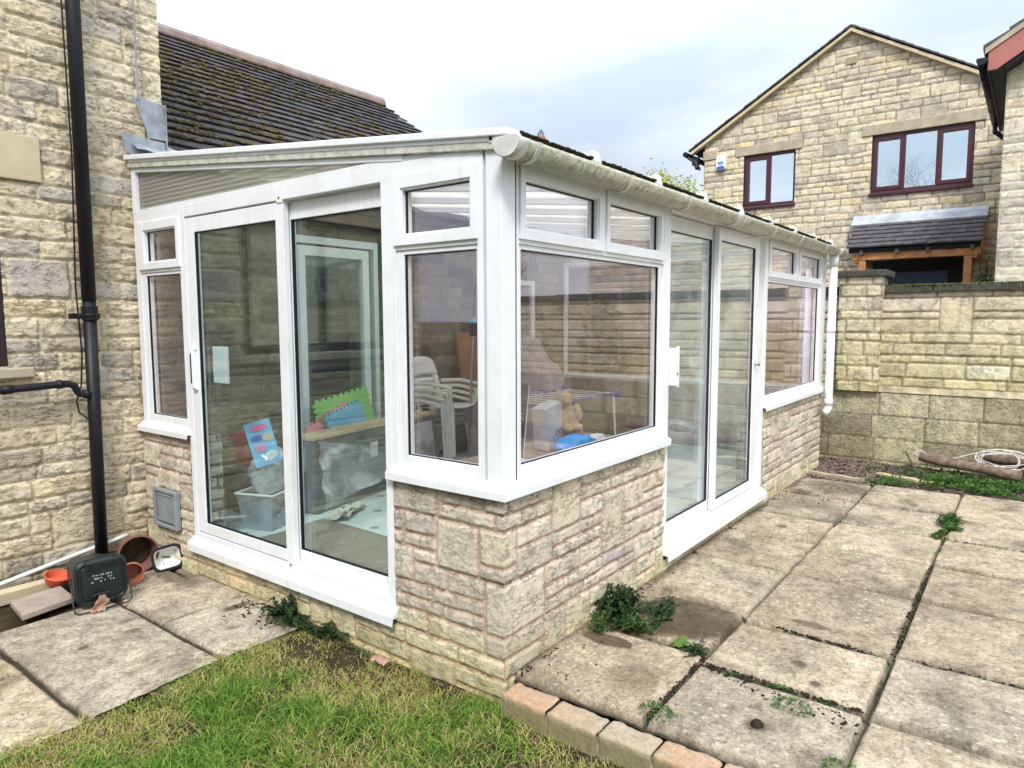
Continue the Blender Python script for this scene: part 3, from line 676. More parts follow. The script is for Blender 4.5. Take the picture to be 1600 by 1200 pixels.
# ------------------------------------------------------------ the stone house on the left
def house():
    H = thing('stone_house', 'buff stone house wall on the left with mossy dark tiled roof and black downpipe', 'house', (0, 3.08, 0))
    H_inv = Matrix.Translation((0, -3.08, 0))
    def P(o):
        if o.parent == H: o.matrix_parent_inverse = H_inv
        return o
    win = (-2.1, -.735, 1.335, 2.41)
    rows = rows_to(6, [.115, .12, .125, .11, .13, .115, .09], 5)
    lay = layout(3.0, rows, (.20, .40), jump=.08, seed=12, jl=(.28, .45))
    b, n, L = line((-2.6, 3.08), (.24, 3.08))
    us = lin(0, 2.84, .0085)
    P(wall('wall', M['house_stone'], H, us, lin(-.06, 5.4, .0085), lay, b, n, off=(0, .06), hole=[(-2.6-(-2.6)+.0, 0, 0, 0), (win[0]+2.6, win[1]+2.6, win[2], win[3]), (-10, -.5+2.6, 2.41, 2.68), (2.70, 3.0, -1, 2.72)],
            rough=.0085, depth=.012, joint=.007, edge=.006, tilt=.012, seed=4, warp=.006))
    # house wall inside the lean-to, indoor shade put into its stone colour
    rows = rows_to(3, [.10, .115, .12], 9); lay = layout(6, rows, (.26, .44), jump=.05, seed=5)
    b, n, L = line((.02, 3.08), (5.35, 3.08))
    P(wall('inner_wall', M['shaded_inner_stone'], H, lin(0, 5.33, .016), lin(.15, 2.75, .016), lay, b, n, hole=[(1.2, 2.12, .2, 2.28), (3.7, 4.6, .9, 2.05)], rough=.005, depth=.008, seed=8, tilt=.01))
    # mass of the house behind the faces
    mb = MB(); mb.box(-2.6, .2, 3.13, 6.5, -.1, 5.38); mb.box(-.73, .22, 3.10, 3.13, -.1, 5.38)
    P(mb.build('wall', M['house_stone'], H))
    mb = MB(); mb.box(.24, 1.15, 3.12, 9.8, -.1, 2.6); mb.box(2.2, 3.65, 3.12, 9.8, -.1, 2.6); mb.box(4.65, 5.33, 3.12, 9.8, -.1, 2.6); mb.box(1.15, 5.3, 4.2, 9.8, -.1, 2.6)
    P(mb.build('wall', M['house_stone'], H))
    # lintel + window
    mb = MB(); mb.box(-2.3, -.505, 3.065, 3.2, 2.415, 2.675); P(mb.build('lintel', M['lintel_pale'], H, bevel=.006))
    W = MB(); ring(W, FH, (win[0], win[1], win[2], win[3]), (win[0]+.07, win[1]-.07, win[2]+.07, win[3]-.07), -.09, -.004)
    fb(W, FH, -1.45, -1.38, win[2]+.07, win[3]-.07, -.11, -.03)
    w = P(W.build('window', M['brown_frame'], H, bevel=.004))
    p = MB(); fb(p, FH, win[0]+.06, win[1]-.06, win[2]+.06, win[3]-.06, -.09, -.07); P(p.build('pane', M['glass'], w))
    p = MB(); fb(p, FH, win[0], win[1], win[2], win[3], -.20, -.13); P(p.build('dark_curtain', M['dark_room'], w))  # dark sheet behind the pane, stands in for the unlit room
    p = MB(); fb(p, FH, win[0]-.05, -.62, 1.265, 1.325, -.02, .05); P(p.build('sill', M['lintel'], w, bevel=.008))
    # roof: courses of plain tiles
    pit = R(33); y0, z0 = 2.93, 2.56; c, s = math.cos(pit), math.sin(pit); rng = random.Random(2)
    mb = MB(); gauge = .178; nrow = 24; moss = []; tw = .165
    for k in range(nrow):
        sl = k*gauge; off = (k % 2)*tw/2
        nx = int((5.33-.26)/tw)+1
        for j in range(-1, nx):
            x0 = .26+j*tw+off; x1 = min(x0+tw-.003, 5.33); x0 = max(x0, .245)
            if x1-x0 < .02: continue
            lift = .018+rng.uniform(-.003, .006); ln = gauge+.05; tl = R(4)+rng.uniform(-.01, .01)
            a0 = (sl, lift+.014); a1 = (sl+ln, .006)
            def W_(x, a, h): return (x, y0+a*c-h*s, z0+a*s+h*c)
            v = [W_(x0, a0[0], a0[1]-.015), W_(x1, a0[0], a0[1]-.015), W_(x1, a1[0], a1[1]-.015), W_(x0, a1[0], a1[1]-.015), W_(x0, a0[0], a0[1]), W_(x1, a0[0], a0[1]), W_(x1, a1[0], a1[1]), W_(x0, a1[0], a1[1])]
            mb.add(v, [(0, 3, 2, 1), (4, 5, 6, 7), (0, 1, 5, 4), (1, 2, 6, 5), (2, 3, 7, 6), (3, 0, 4, 7)])
    rt = P(mb.build('roof', M['tile'], H))
    top = nrow*gauge
    # under-roof slab, other slope, ridge
    mb = MB(); T = top
    yr, zr = y0+T*c, z0+T*s
    mb.prism([(y0+.03, z0-.02), (yr, zr-.02), (2*yr-y0, z0-.02), (2*yr-y0, z0-.06), (y0+.03, z0-.06)], (.24, 5.30), F=lambda a, b, x: (x, a, b)); P(mb.build('gable', M['tile'], rt))
    mb = MB()
    for j in range(12):
        x0 = .245+j*.43; x1 = min(x0+.44, 5.36); r0 = .125+(.004 if j % 2 else 0)
        if x0 > 5.3: break
        mb.tube([(x0, yr, zr-.03), (x1, yr, zr-.03+rng.uniform(-.004, .004))], r0, 14)
    P(mb.build('ridge', M['ridge'], rt, smooth=False))
    # moss cushions along the tile edges
    bv, bf = bm_ico(2); bv = np.array(bv); VV = []; FF = []; nn = 0; rs = np.random.RandomState(3)
    cnt = 0
    while cnt < 2100:
        x = rs.uniform(.26, 5.3); k = rs.randint(0, nrow)
        dn = .5+.9*fbm(np.array([x*1.3]), np.array([k*.35]), 3, 6)[0]-.10*(x-1)
        if rs.rand() > dn: continue
        a = k*gauge+rs.uniform(-.008, .035)*(1 if rs.rand() < .8 else 3)
        sx = rs.uniform(.012, .05); sy = rs.uniform(.010, .022); sz = rs.uniform(.006, .018)
        q = bv*(1+.25*(rs.rand(len(bv), 1)-.5))*np.array([sx, sy, sz])
        h = .03; ax = q[:, 1]+a; hh = q[:, 2]+h
        VV.append(np.stack([q[:, 0]+x, y0+ax*c-hh*s, z0+ax*s+hh*c], -1)); FF.append(np.array(bf)+nn); nn += len(bv); cnt += 1
    P(link('moss', np_mesh('moss', np.concatenate(VV), np.concatenate(FF)), M['moss'], rt))
    # lead flashings
    mb = MB()
    def lead(pts, d=.022, th=.004):
        mb.prism(pts, (d, d+th), F=lambda a, b, q: FH(a, b, q))
    lead([(.035, 3.045), (.245, 3.035), (.245, 2.80), (.13, 2.80), (.10, 2.9)], .024)
    lead([(-.055, 2.80), (.10, 2.79), (.23, 2.785), (.24, 2.69), (.02, 2.665), (-.02, 2.69)], .030)
    mb.prism([(3.04, 3.035), (3.35, 3.035), (3.35, 2.72), (3.04, 2.72)], (.243, .249), F=lambda a, b, x: (x, a, b))
    mb.sheet(lambda u, v: (.02+u*.45, 2.98+v*.14-.02*u, 2.70+.09*v-.03*u+.006*math.sin(u*14)), 10, 4)
    P(mb.build('flashing', M['lead'], H))
    # black downpipe, bracket, waste pipe, cable
    mb = MB(); mb.tube([(-.295, 3.01, 5.3), (-.31, 3.01, 1.72)], .040, 16); mb.tube([(-.31, 3.01, 1.74), (-.325, 3.01, .05)], .037, 16)
    dp = P(mb.build('downpipe', M['black_plastic'], H, smooth=True))
    mb = MB(); mb.tube([(-.31, 3.01, 1.60), (-.31, 3.01, 1.69)], .046, 16); mb.tube([(-.31, 3.01, 1.625), (-.31, 3.01, 1.64)], .052, 16)
    mb.box(-.42, -.24, 3.03, 3.045, 1.61, 1.645); mb.box(-.385, -.34, 2.99, 3.045, 1.615, 1.64)
    P(mb.build('bracket', M['black_plastic'], dp, bevel=.004))
    mb = MB(); mb.tube([(-2.6, 3.0, 1.17), (-1.2, 3.0, 1.19), (-.52, 3.0, 1.215), (-.455, 3.0, 1.215), (-.425, 3.0, 1.20), (-.415, 3.0, 1.175), (-.40, 3.0, 1.15), (-.37, 3.0, 1.145), (-.31, 3.0, 1.145)], .022, 12)
    mb.tube([(-.52, 3.0, 1.215), (-.49, 3.0, 1.215)], .027, 12); mb.tube([(-.375, 3.0, 1.145), (-.35, 3.0, 1.145)], .028, 12); mb.tube([(-.80, 3.0, 1.204), (-.75, 3.0, 1.206)], .027, 12)
    P(mb.build('waste_pipe', M['black_plastic'], H, smooth=True))
    mb = MB(); mb.tube([(-.345, 3.04, 5.2), (-.35, 3.045, 3.4), (-.348, 3.035, 2.6), (-.37, 3.04, 1.8), (-.36, 3.03, 1.4), (-.375, 3.03, 1.2), (-.41, 3.02, 1.10), (-.40, 3.02, 1.03), (-.33, 3.02, .97)], .005, 6)
    P(mb.build('cable', M['black_plastic'], H))
    mb = MB(); mb.tube([(.075, 3.05, 5.3), (.072, 3.05, 3.03)], .006, 6); P(mb.build('conduit', M['grey_box'], H))
    # brown wall plate inside the lean-to, white glazed door and window to the rooms
    mb = MB(); mb.box(.3, 5.25, 3.02, 3.07, 2.40, 2.56); P(mb.build('wall_plate', simple('brown_stained_board', (.10, .045, .03), .6), H))
    D = MB(); ring(D, FH, (1.2, 2.12, .2, 2.28), (1.25, 2.07, .25, 2.22), -.04, .02); ring(D, FH, (1.26, 2.0, .26, 2.20), (1.33, 1.93, .34, 2.12), -.03, .035)
    d = P(D.build('glazed_door', M['upvc'], H, bevel=.003))
    p = MB(); fb(p, FH, 1.32, 1.94, .33, 2.13, -.01, .005); P(p.build('pane', M['door_glass'], d))
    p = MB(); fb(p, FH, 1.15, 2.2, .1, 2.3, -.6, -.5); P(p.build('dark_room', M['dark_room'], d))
    D = MB(); ring(D, FH, (3.7, 4.6, .9, 2.05), (3.76, 4.54, .96, 1.99), -.05, .0)
    d = P(D.build('window', M['upvc'], H, bevel=.003))
    p = MB(); fb(p, FH, 3.75, 4.55, .95, 2.0, -.03, -.02); P(p.build('pane', M['glass'], d))
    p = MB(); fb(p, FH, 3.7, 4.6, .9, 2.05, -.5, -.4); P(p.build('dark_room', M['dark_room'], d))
house()

# ------------------------------------------------------------ the lean-to conservatory
def conservatory():
    C = thing('conservatory', 'white framed glass lean-to conservatory on a low stone wall', 'conservatory')
    # dwarf wall, one stone skin wrapped round the corner
    fixed = []
    def fx(u0, u1, v0, v1): fixed.append((u0, u1, v0+.1, v1+.1))
    fx(3.08-.367, 3.08-.125, .50, .76); fx(3.08-.595, 3.08-.38, .66, .76); fx(3.08-.115, 3.08+.32, .23, .50)
    fx(3.08+.375, 3.08+.61, .62, .86); fx(3.08+.82, 3.08+1.067, .44, .68); fx(3.08+3.60, 3.08+3.87, .55, .80); fx(3.08+3.9, 3.08+4.2, .30, .55)
    rows = [.10]+[.085, .085]+[.095, .065, .07, .10, .065, .065, .095, .07, .065, .10]
    lay = layout(3.08+5.26, rows, (.15, .37), jump=.30, fixed=fixed, seed=57, jl=(.17, .34))
    res = .0075
    us = np.concatenate([lin(0, 3.08, res)[:-1], lin(3.08, 3.08+5.26, res*1.15)])
    def base(u):
        p = np.empty((len(u), 2)); a = u <= 3.08
        p[a] = np.stack([np.zeros(a.sum()), 3.08-u[a]], -1); p[~a] = np.stack([u[~a]-3.08, np.zeros((~a).sum())], -1); return p
    def nrm(u):
        p = np.empty((len(u), 2)); a = u < 3.08; p[a] = (-1, 0); p[~a] = (0, -1)
        k = np.argmin(abs(u-3.08)); p[k] = (-1, -1); return p
    hole = [(3.08-2.46, 3.08-.645, .17, 1), (3.08+1.545, 3.08+3.37, .17, 1)]
    wall('dwarf_wall', M['dwarf_stone'], C, us, lin(-.1, .875, res), lay, base, nrm, hole=hole, off=(0, .1), rough=.0042, depth=.010, joint=.0075, edge=.005, warp=.0045, seed=31, tilt=.008, face=.002)
    lay2 = layout(1, [.075]*12, (.2, .3), jump=.1, seed=4)
    for (p0, p1) in (((0.0, 2.462), (.21, 2.462)), ((.21, 2.462), (.21, 3.08))):
        b, n, L = line(p0, p1); wall('dwarf_wall', M['dwarf_stone'], C, lin(0, L, .010), lin(.19, .87, .010), lay2, b, n, rough=.008, depth=.010, seed=7)
    b, n, L = line((3.372, .21), (3.372, 0.0)); wall('dwarf_wall', M['dwarf_stone'], C, lin(0, L, .010), lin(.19, .87, .010), lay2, b, n, rough=.008, depth=.010, seed=9)
    mb = MB(); mb.box(.02, .20, .02, .64, -.1, .87); mb.box(.02, .2, 2.47, 3.06, -.1, .865); mb.box(.2, 1.54, .02, .20, -.1, .87); mb.box(3.38, 5.24, .02, .2, -.1, .87)
    mb.box(.02, .2, .64, 2.47, -.1, .165); mb.box(1.54, 3.38, .02, .2, -.1, .165); mb.box(5.05, 5.255, .2, 3.06, -.1, .87)
    mb.build('dwarf_wall', M['shaded_inner_stone'], C)
    U = M['upvc']
    # corner and end posts
    mb = MB(); mb.box(0, .098, 0, .084, .925, 2.285); mb.build('corner_post', U, C, bevel=.004)
    mb = MB(); mb.box(5.20, 5.26, 0, .06, .925, 2.285); mb.build('end_post', U, C, bevel=.004)
    def unit(F, outer, cells, bars, name='window'):
        mb = MB()
        ci = (min(c[0][0] for c in cells), max(c[0][1] for c in cells), min(c[0][2] for c in cells), max(c[0][3] for c in cells))
        ring(mb, F, outer, ci, -.068, 0)
        for b in bars: fb(mb, F, *b, -.066, -.002)
        w = mb.build(name, U, C, bevel=.0025)
        for c, g, sash in cells:
            m2 = MB()
            if sash: ring(m2, F, (c[0]-.004, c[1]+.004, c[2]-.004, c[3]+.004), (g[0]-.008, g[1]+.008, g[2]-.008, g[3]+.008), -.05, .010)
            ring(m2, F, (c[0]+(.006 if sash else 0), c[1]-(.006 if sash else 0), c[2]+(.006 if sash else 0), c[3]-(.006 if sash else 0)), g, -.058, -.010 if not sash else .003)
            s = m2.build('sash' if sash else 'bead', U, w, bevel=.0025)
            m3 = MB(); ring(m3, F, (g[0]-.004, g[1]+.004, g[2]-.004, g[3]+.004), (g[0]+.004, g[1]-.004, g[2]+.004, g[3]-.004), -.030, -.018); m3.build('gasket', M['black_plastic'], w)
            m4 = MB(); fb(m4, F, g[0]-.003, g[1]+.003, g[2]-.003, g[3]+.003, -.045, -.024); m4.build('pane', M['glass'], w)
        return w
    zl = (.94, 1.905); zg = (.985, 1.885); zu = (1.928, 2.22); zgu = (1.975, 2.162)
    # left face
    unit(FL, (.098, .648, .928, 2.285), [((.128, .605, *zl), (.140, .560, *zg), 0), ((.128, .605, *zu), (.165, .552, *zgu), 1)], [(.128, .605, 1.905, 1.928)])
    unit(FL, (2.455, 3.045, .928, 2.285), [((2.475, 2.985, *zl), (2.50, 2.935, *zg), 0), ((2.475, 2.985, *zu), (2.515, 2.905, *zgu), 1)], [(2.475, 2.985, 1.905, 1.928)])
    # right face
    unit(FR, (.084, 1.535, .928, 2.285), [((.112, 1.49, *zl), (.137, 1.447, *zg), 0), ((.118, .795, *zu), (.157, .738, *zgu), 1), ((.825, 1.462, *zu), (.862, 1.42, *zgu), 1)], [(.118, 1.49, 1.905, 1.928), (.795, .825, 1.928, 2.22)])
    unit(FR, (3.365, 5.20, .928, 2.285), [((3.39, 5.05, *zl), (3.425, 5.005, *zg), 0), ((3.40, 4.19, *zu), (3.45, 4.145, *zgu), 1), ((4.25, 5.05, *zu), (4.31, 5.01, *zgu), 1)], [(3.40, 5.05, 1.905, 1.928), (4.19, 4.25, 1.928, 2.22)])
    # far end
    unit(FE, (.06, 3.06, .87, 2.285), [((.09, 3.03, .90, 2.26), (.11, 3.01, .93, 2.24), 0)], [])
    # sills swept round the corner
    def sill(path, nrms, prof, name='sill'):
        mb = MB(); n = len(prof); vs = [(p[0]+q[0]*d, p[1]+q[1]*d, z) for p, q in zip(path, nrms) for d, z in prof]
        fs = [(i*n+k, i*n+(k+1) % n, (i+1)*n+(k+1) % n, (i+1)*n+k) for i in range(len(path)-1) for k in range(n)]+[tuple(range(n)), tuple(range((len(path)-1)*n, len(path)*n))]
        mb.add(vs, fs); return mb.build(name, U, C, bevel=.002)
    pr = [(-.10, .930), (.002, .930), (.006, .918), (.036, .902), (.036, .868), (.030, .866), (.027, .890), (-.10, .893)]
    sill([(0, .662), (0, 0), (1.552, 0)], [(-1, 0), (-1, -1), (0, -1)], pr)
    sill([(0, 3.07), (0, 2.44)], [(-1, 0)]*2, pr); sill([(3.35, 0), (5.30, 0)], [(0, -1)]*2, pr)
    dpz = [(-.10, .250), (.002, .250), (.006, .240), (.042, .214), (.042, .168), (.036, .166), (.032, .200), (-.10, .205)]
    sill([(0, 2.475), (0, .630)], [(-1, 0)]*2, dpz, 'threshold'); sill([(1.535, 0), (3.395, 0)], [(0, -1)]*2, dpz, 'threshold')
    # sliding patio doors
    def patio(F, o, l1, g1, l2, g2, front, hname, gm='door_glass'):
        mb = MB(); ring(mb, F, (*o, .248, 2.285), (o[0]+.045, o[1]-.045, .285, 2.215), -.095, 0)
        fb(mb, F, o[0]+.045, o[1]-.045, .248, .272, -.03, -.012); fb(mb, F, o[0]+.045, o[1]-.045, .272, .30, -.06, -.052)
        d = mb.build('patio_door', U, C, bevel=.0025)
        for i, (lf, g) in enumerate(((l1, g1), (l2, g2))):
            d0, d1 = (-.040, -.004) if i == front else (-.085, -.048)
            m = MB(); zb, zt = .292, 2.205
            ring(m, F, (*lf, zb, zt), (*g, .355, 2.118), d0, d1); leaf = m.build('door_leaf', U, d, bevel=.003)
            m = MB(); ring(m, F, (g[0]-.004, g[1]+.004, .351, 2.122), (g[0]+.005, g[1]-.005, .360, 2.113), d0+.012, d1-.006); m.build('gasket', M['black_plastic'], d)
            m = MB(); fb(m, F, g[0]-.003, g[1]+.003, .352, 2.12, d0+.008, d0+.022); m.build('pane', M[gm], d)
        return d
    d1 = patio(FL, (.648, 2.455), (.69, 1.475), (.735, 1.435), (1.432, 2.41), (1.50, 2.315), 1, '')
    m = MB(); fb(m, FL, 2.345, 2.372, 1.19, 1.43, -.004, .026); fb(m, FL, 2.338, 2.378, 1.18, 1.20, -.004, .012); fb(m, FL, 2.338, 2.378, 1.42, 1.44, -.004, .012); m.build('handle', M['upvc'], d1, bevel=.003)
    m = MB(); fb(m, FL, 2.352, 2.365, 1.22, 1.40, .0262, .028); m.build('handle_slot', M['black_plastic'], d1)
    m = MB(); fb(m, FL, 2.376, 2.392, 1.20, 1.44, -.003, .004); m.build('lock_plate', M['grey_box'], d1)
    m = MB(); fb(m, FL, 2.15, 2.29, 1.22, 1.44, -.10, -.075); m.build('inner_handle', M['white_plastic'], d1, bevel=.004)
    for q in ((1.430, 1.480, 2.20, 2.255), (1.430, 1.480, .264, .296)): m = MB(); fb(m, FL, *q, -.045, .002); m.build('end_block', M['white_plastic'], d1, bevel=.004)
    for (a, z) in ((1.455, 2.225), (1.455, .28)): m = MB(); m.tube([FL(a, z, .0), FL(a, z, .004)], .006, 10); m.build('screw_hole', M['black_plastic'], d1)
    d2 = patio(FR, (1.535, 3.365), (1.578, 2.385), (1.61, 2.345), (2.345, 3.19), (2.385, 3.095), 1, '', 'misted_glass')
    m = MB(); fb(m, FR, 1.582, 1.606, 1.21, 1.43, -.004, .046); fb(m, FR, 1.606, 1.625, 1.20, 1.44, .030, .046); m.build('handle', M['upvc'], d2, bevel=.004)
    m = MB(); m.tube([FR(1.594, 1.28, .046), FR(1.594, 1.28, .05)], .006, 8); m.build('keyhole', M['black_plastic'], d2)
    m = MB(); m.tube([FR(3.14, 1.255, -.01), FR(3.14, 1.255, .02)], .012, 10); m.tube([FR(3.14, 1.255, .02), FR(3.14, 1.255, .03)], .018, 10); m.build('lock', simple('steel', (.5, .5, .5), .3, 1.), d2, smooth=True)
    # eaves
    mb = MB(); mb.box(-.02, 5.29, -.008, .05, 2.285, 2.325); mb.build('eaves_beam', U, C, bevel=.003)
    T = lambda a: 2.334+.107*a
    mb = MB(); mb.prism([(-.055, T(-.055)-.030), (3.07, T(3.07)-.030), (3.07, T(3.07)), (-.055, T(-.055))], (-.06, .034), F=lambda a, b, q: FL(a, b, q))
    vb = mb.build('verge_beam', U, C, bevel=.004)
    mb = MB(); mb.prism([(-.03, T(-.03)-.078), (3.06, T(3.06)-.078), (3.06, T(3.06)-.031), (-.03, T(-.03)-.031)], (-.05, .016), F=lambda a, b, q: FL(a, b, q)); mb.build('fascia', M['grimy'], vb, bevel=.003)
    mb = MB(); mb.prism([(.30, 2.286), (3.0, 2.286), (3.0, 2.310), (.30, 2.310)], (-.06, -.004), F=lambda a, b, q: FL(a, b, q))
    mb.prism([(.55, T(.55)-.105), (3.0, T(3.0)-.105), (3.0, T(3.0)-.079), (.55, T(.55)-.079)], (-.05, .000), F=lambda a, b, q: FL(a, b, q))
    fb(mb, FL, 3.0, 3.05, 2.286, 2.62, -.05, .0); mb.build('gable_frame', U, C, bevel=.002)
    mb = MB(); mb.prism([(.62, 2.308), (3.0, 2.308), (3.0, T(3.0)-.104), (.62, T(.62)-.104)], (-.040, -.024), F=lambda a, b, q: FL(a, b, q)); mb.build('polycarbonate_infill', M['polyside'], C)
    mb = MB(); mb.prism([(0, 2.286), (3.06, 2.286), (3.06, T(3.06)-.05), (0, T(0)-.04)], (-.03, -.01), F=lambda a, b, q: FE(a, b, q)); mb.build('polycarbonate_infill', M['polyside'], C)
    # roof bars and sheets
    S = lambda y: 2.327+.108*(y+.03)
    xs = [.0, .655, 1.31, 1.965, 2.62, 3.28, 3.935, 4.59, 5.245]
    for i, x in enumerate(xs):
        mb = MB()
        if i > 0: mb.prism([(-.045, S(-.045)+.002), (3.03, S(3.03)+.002), (3.03, S(3.03)+.030), (-.045, S(-.045)+.030)], (x-.026, x+.026), F=lambda a, b, q: (q, a, b))
        mb.prism([(.03, S(.03)-.045), (3.03, S(3.03)-.045), (3.03, S(3.03)-.006), (.03, S(.03)-.006)], (x-.02, x+.02), F=lambda a, b, q: (q, a, b))
        bar = mb.build('roof_bar', U, C, bevel=.003)
        if i == 0: continue
        mb = MB(); mb.prism([(-.058, S(0)-.022), (-.030, S(0)-.022), (-.010, S(0)+.030), (-.034, S(0)+.040), (-.042, S(0)+.030)], (x-.030, x+.030), F=lambda a, b, q: (q, a, b)); mb.build('end_cap', M['aged_plastic'], bar, bevel=.006)
    for x0, x1 in zip(xs[:-1], xs[1:]):
        mb = MB(); mb.prism([(-.035, S(-.035)-.006), (3.03, S(3.03)-.006), (3.03, S(3.03)+.006), (-.035, S(-.035)+.006)], (x0+.01, x1-.01), F=lambda a, b, q: (q, a, b)); mb.build('roof_sheet', M['poly'], C)
        rs = np.random.RandomState(int(x0*100)); bv, bf = bm_ico(1); bv = np.array(bv); VV = []; FF = []; nn = 0
        for k in range(190):
            q = bv*(1+.5*(rs.rand(len(bv), 1)-.5))*np.array([rs.uniform(.006, .02), .010, rs.uniform(.004, .010)])
            y = rs.uniform(-.055, -.02); VV.append(q+np.array([rs.uniform(x0+.045, x1-.045), y, S(y)-.001])); FF.append(np.array(bf)+nn); nn += len(bv)
        link('moss', np_mesh('moss', np.concatenate(VV), np.concatenate(FF)), M['dark_moss'], C)
    # gutter
    cy, cz, r = -.090, 2.266, .062
    arc = lambda rr, x: [(x, cy+rr*math.cos(t), cz+rr*math.sin(t)) for t in np.linspace(math.pi, 2*math.pi, 15)]
    def halfpipe(x0, x1, rr, n=1):
        mb = MB(); a = [arc(rr, x0+(x1-x0)*i/n) for i in range(n+1)]; m = len(a[0])
        mb.add([p for q in a for p in q], [(i*m+k, i*m+k+1, (i+1)*m+k+1, (i+1)*m+k) for i in range(n) for k in range(m-1)]); return mb
    gt = halfpipe(-.07, 5.44, r, 1).build('gutter', M['gutter'], C, smooth=True, solid=.004)
    mb = MB(); ed = arc(r+.003, -.088)
    mb.prism([(p[1], p[2]) for p in ed]+[(cy+.05, cz+.012), (cy-.05, cz+.012)], (-.094, -.084), F=lambda a, b, x: (x, a, b)); mb.build('end_cap', M['aged_plastic'], gt, bevel=.002)
    halfpipe(-.088, -.03, r+.003).build('union', M['aged_plastic'], gt, smooth=True, solid=.004)
    mb = MB(); mb.prism([(p[1], p[2]) for p in arc(r+.004, 0)], (5.44, 5.448), F=lambda a, b, x: (x, a, b)); mb.build('end_cap', M['aged_plastic'], gt)
    for x in (.035, .80, 1.50, 2.39, 3.05, 3.77, 4.60):
        mb = halfpipe(x-.013, x+.013, r+.006); mb.box(x-.013, x+.013, -.024, -.001, 2.225, 2.285); mb.build('bracket', M['aged_plastic'], gt, solid=.005)
    for x in (2.30,): halfpipe(x-.05, x+.05, r+.005).build('union', M['aged_plastic'], gt, smooth=True, solid=.004)
    halfpipe(5.10, 5.23, r+.007).build('outlet', M['aged_plastic'], gt, smooth=True, solid=.004)
    mb = MB(); X = 5.165; mb.tube([(X, -.085, 2.24), (X, -.085, .80), (X, -.085, .72), (X-.01, -.075, .68), (X-.03, -.05, .66)], [.037]*5, 20)
    mb.tube([(X, -.085, 2.24), (X, -.085, 2.10)], .043, 20); mb.tube([(X, -.085, .80), (X, -.085, .74)], .042, 20); mb.tube([(X, -.085, 1.50), (X, -.085, 1.46)], .042, 20)
    mb.build('downpipe', U, gt, smooth=True)
    # grey vent hood on the dwarf wall
    m = MB(); fb(m, FL, 2.615, 2.91, .255, .505, .0, .012); ring(m, FL, (2.615, 2.91, .255, .505), (2.645, 2.88, .275, .485), .012, .035); fb(m, FL, 2.665, 2.86, .29, .47, .012, .028)
    v = m.build('vent_cover', M['grey_box'], C, bevel=.004)
    m = MB(); fb(m, FL, 2.67, 2.855, .465, .478, .028, .034); m.build('flap', M['grey_box'], v, bevel=.002)
conservatory()

# interior floor
def floor():
    g = G('patterned_floor'); s = g.sep(); P_ = .30
    def cell(v): return g.math('SUBTRACT', g.math('FRACT', g.math('DIVIDE', v, P_)), .5)
    x = g.math('ABSOLUTE', cell(s.outputs[0])); y = g.math('ABSOLUTE', cell(s.outputs[1]))
    dsum = g.math('ADD', x, y)                                 # corner diamonds where dsum -> 1
    dia = g.math('GREATER_THAN', g.math('ADD', x, y), .87)
    mid = g.math('MAXIMUM', x, y); grout = g.math('MULTIPLY', g.math('GREATER_THAN', mid, .488), g.math('LESS_THAN', dsum, .87))
    n = g.noise(3, 6)
    c = g.ramp(n, [(.3, (.58, .62, .60)), (.7, (.72, .75, .73))])
    c = g.mix(g.math('MULTIPLY', grout, .5), c, (.35, .38, .37)); c = g.mix(dia, c, (.23, .27, .29))
    g.pbr(c, .35)
    mb = MB(); mb.box(.05, 5.2, .05, 3.09, .10, .20); tag(mb.build('floor', g.m), kind='structure')
floor()

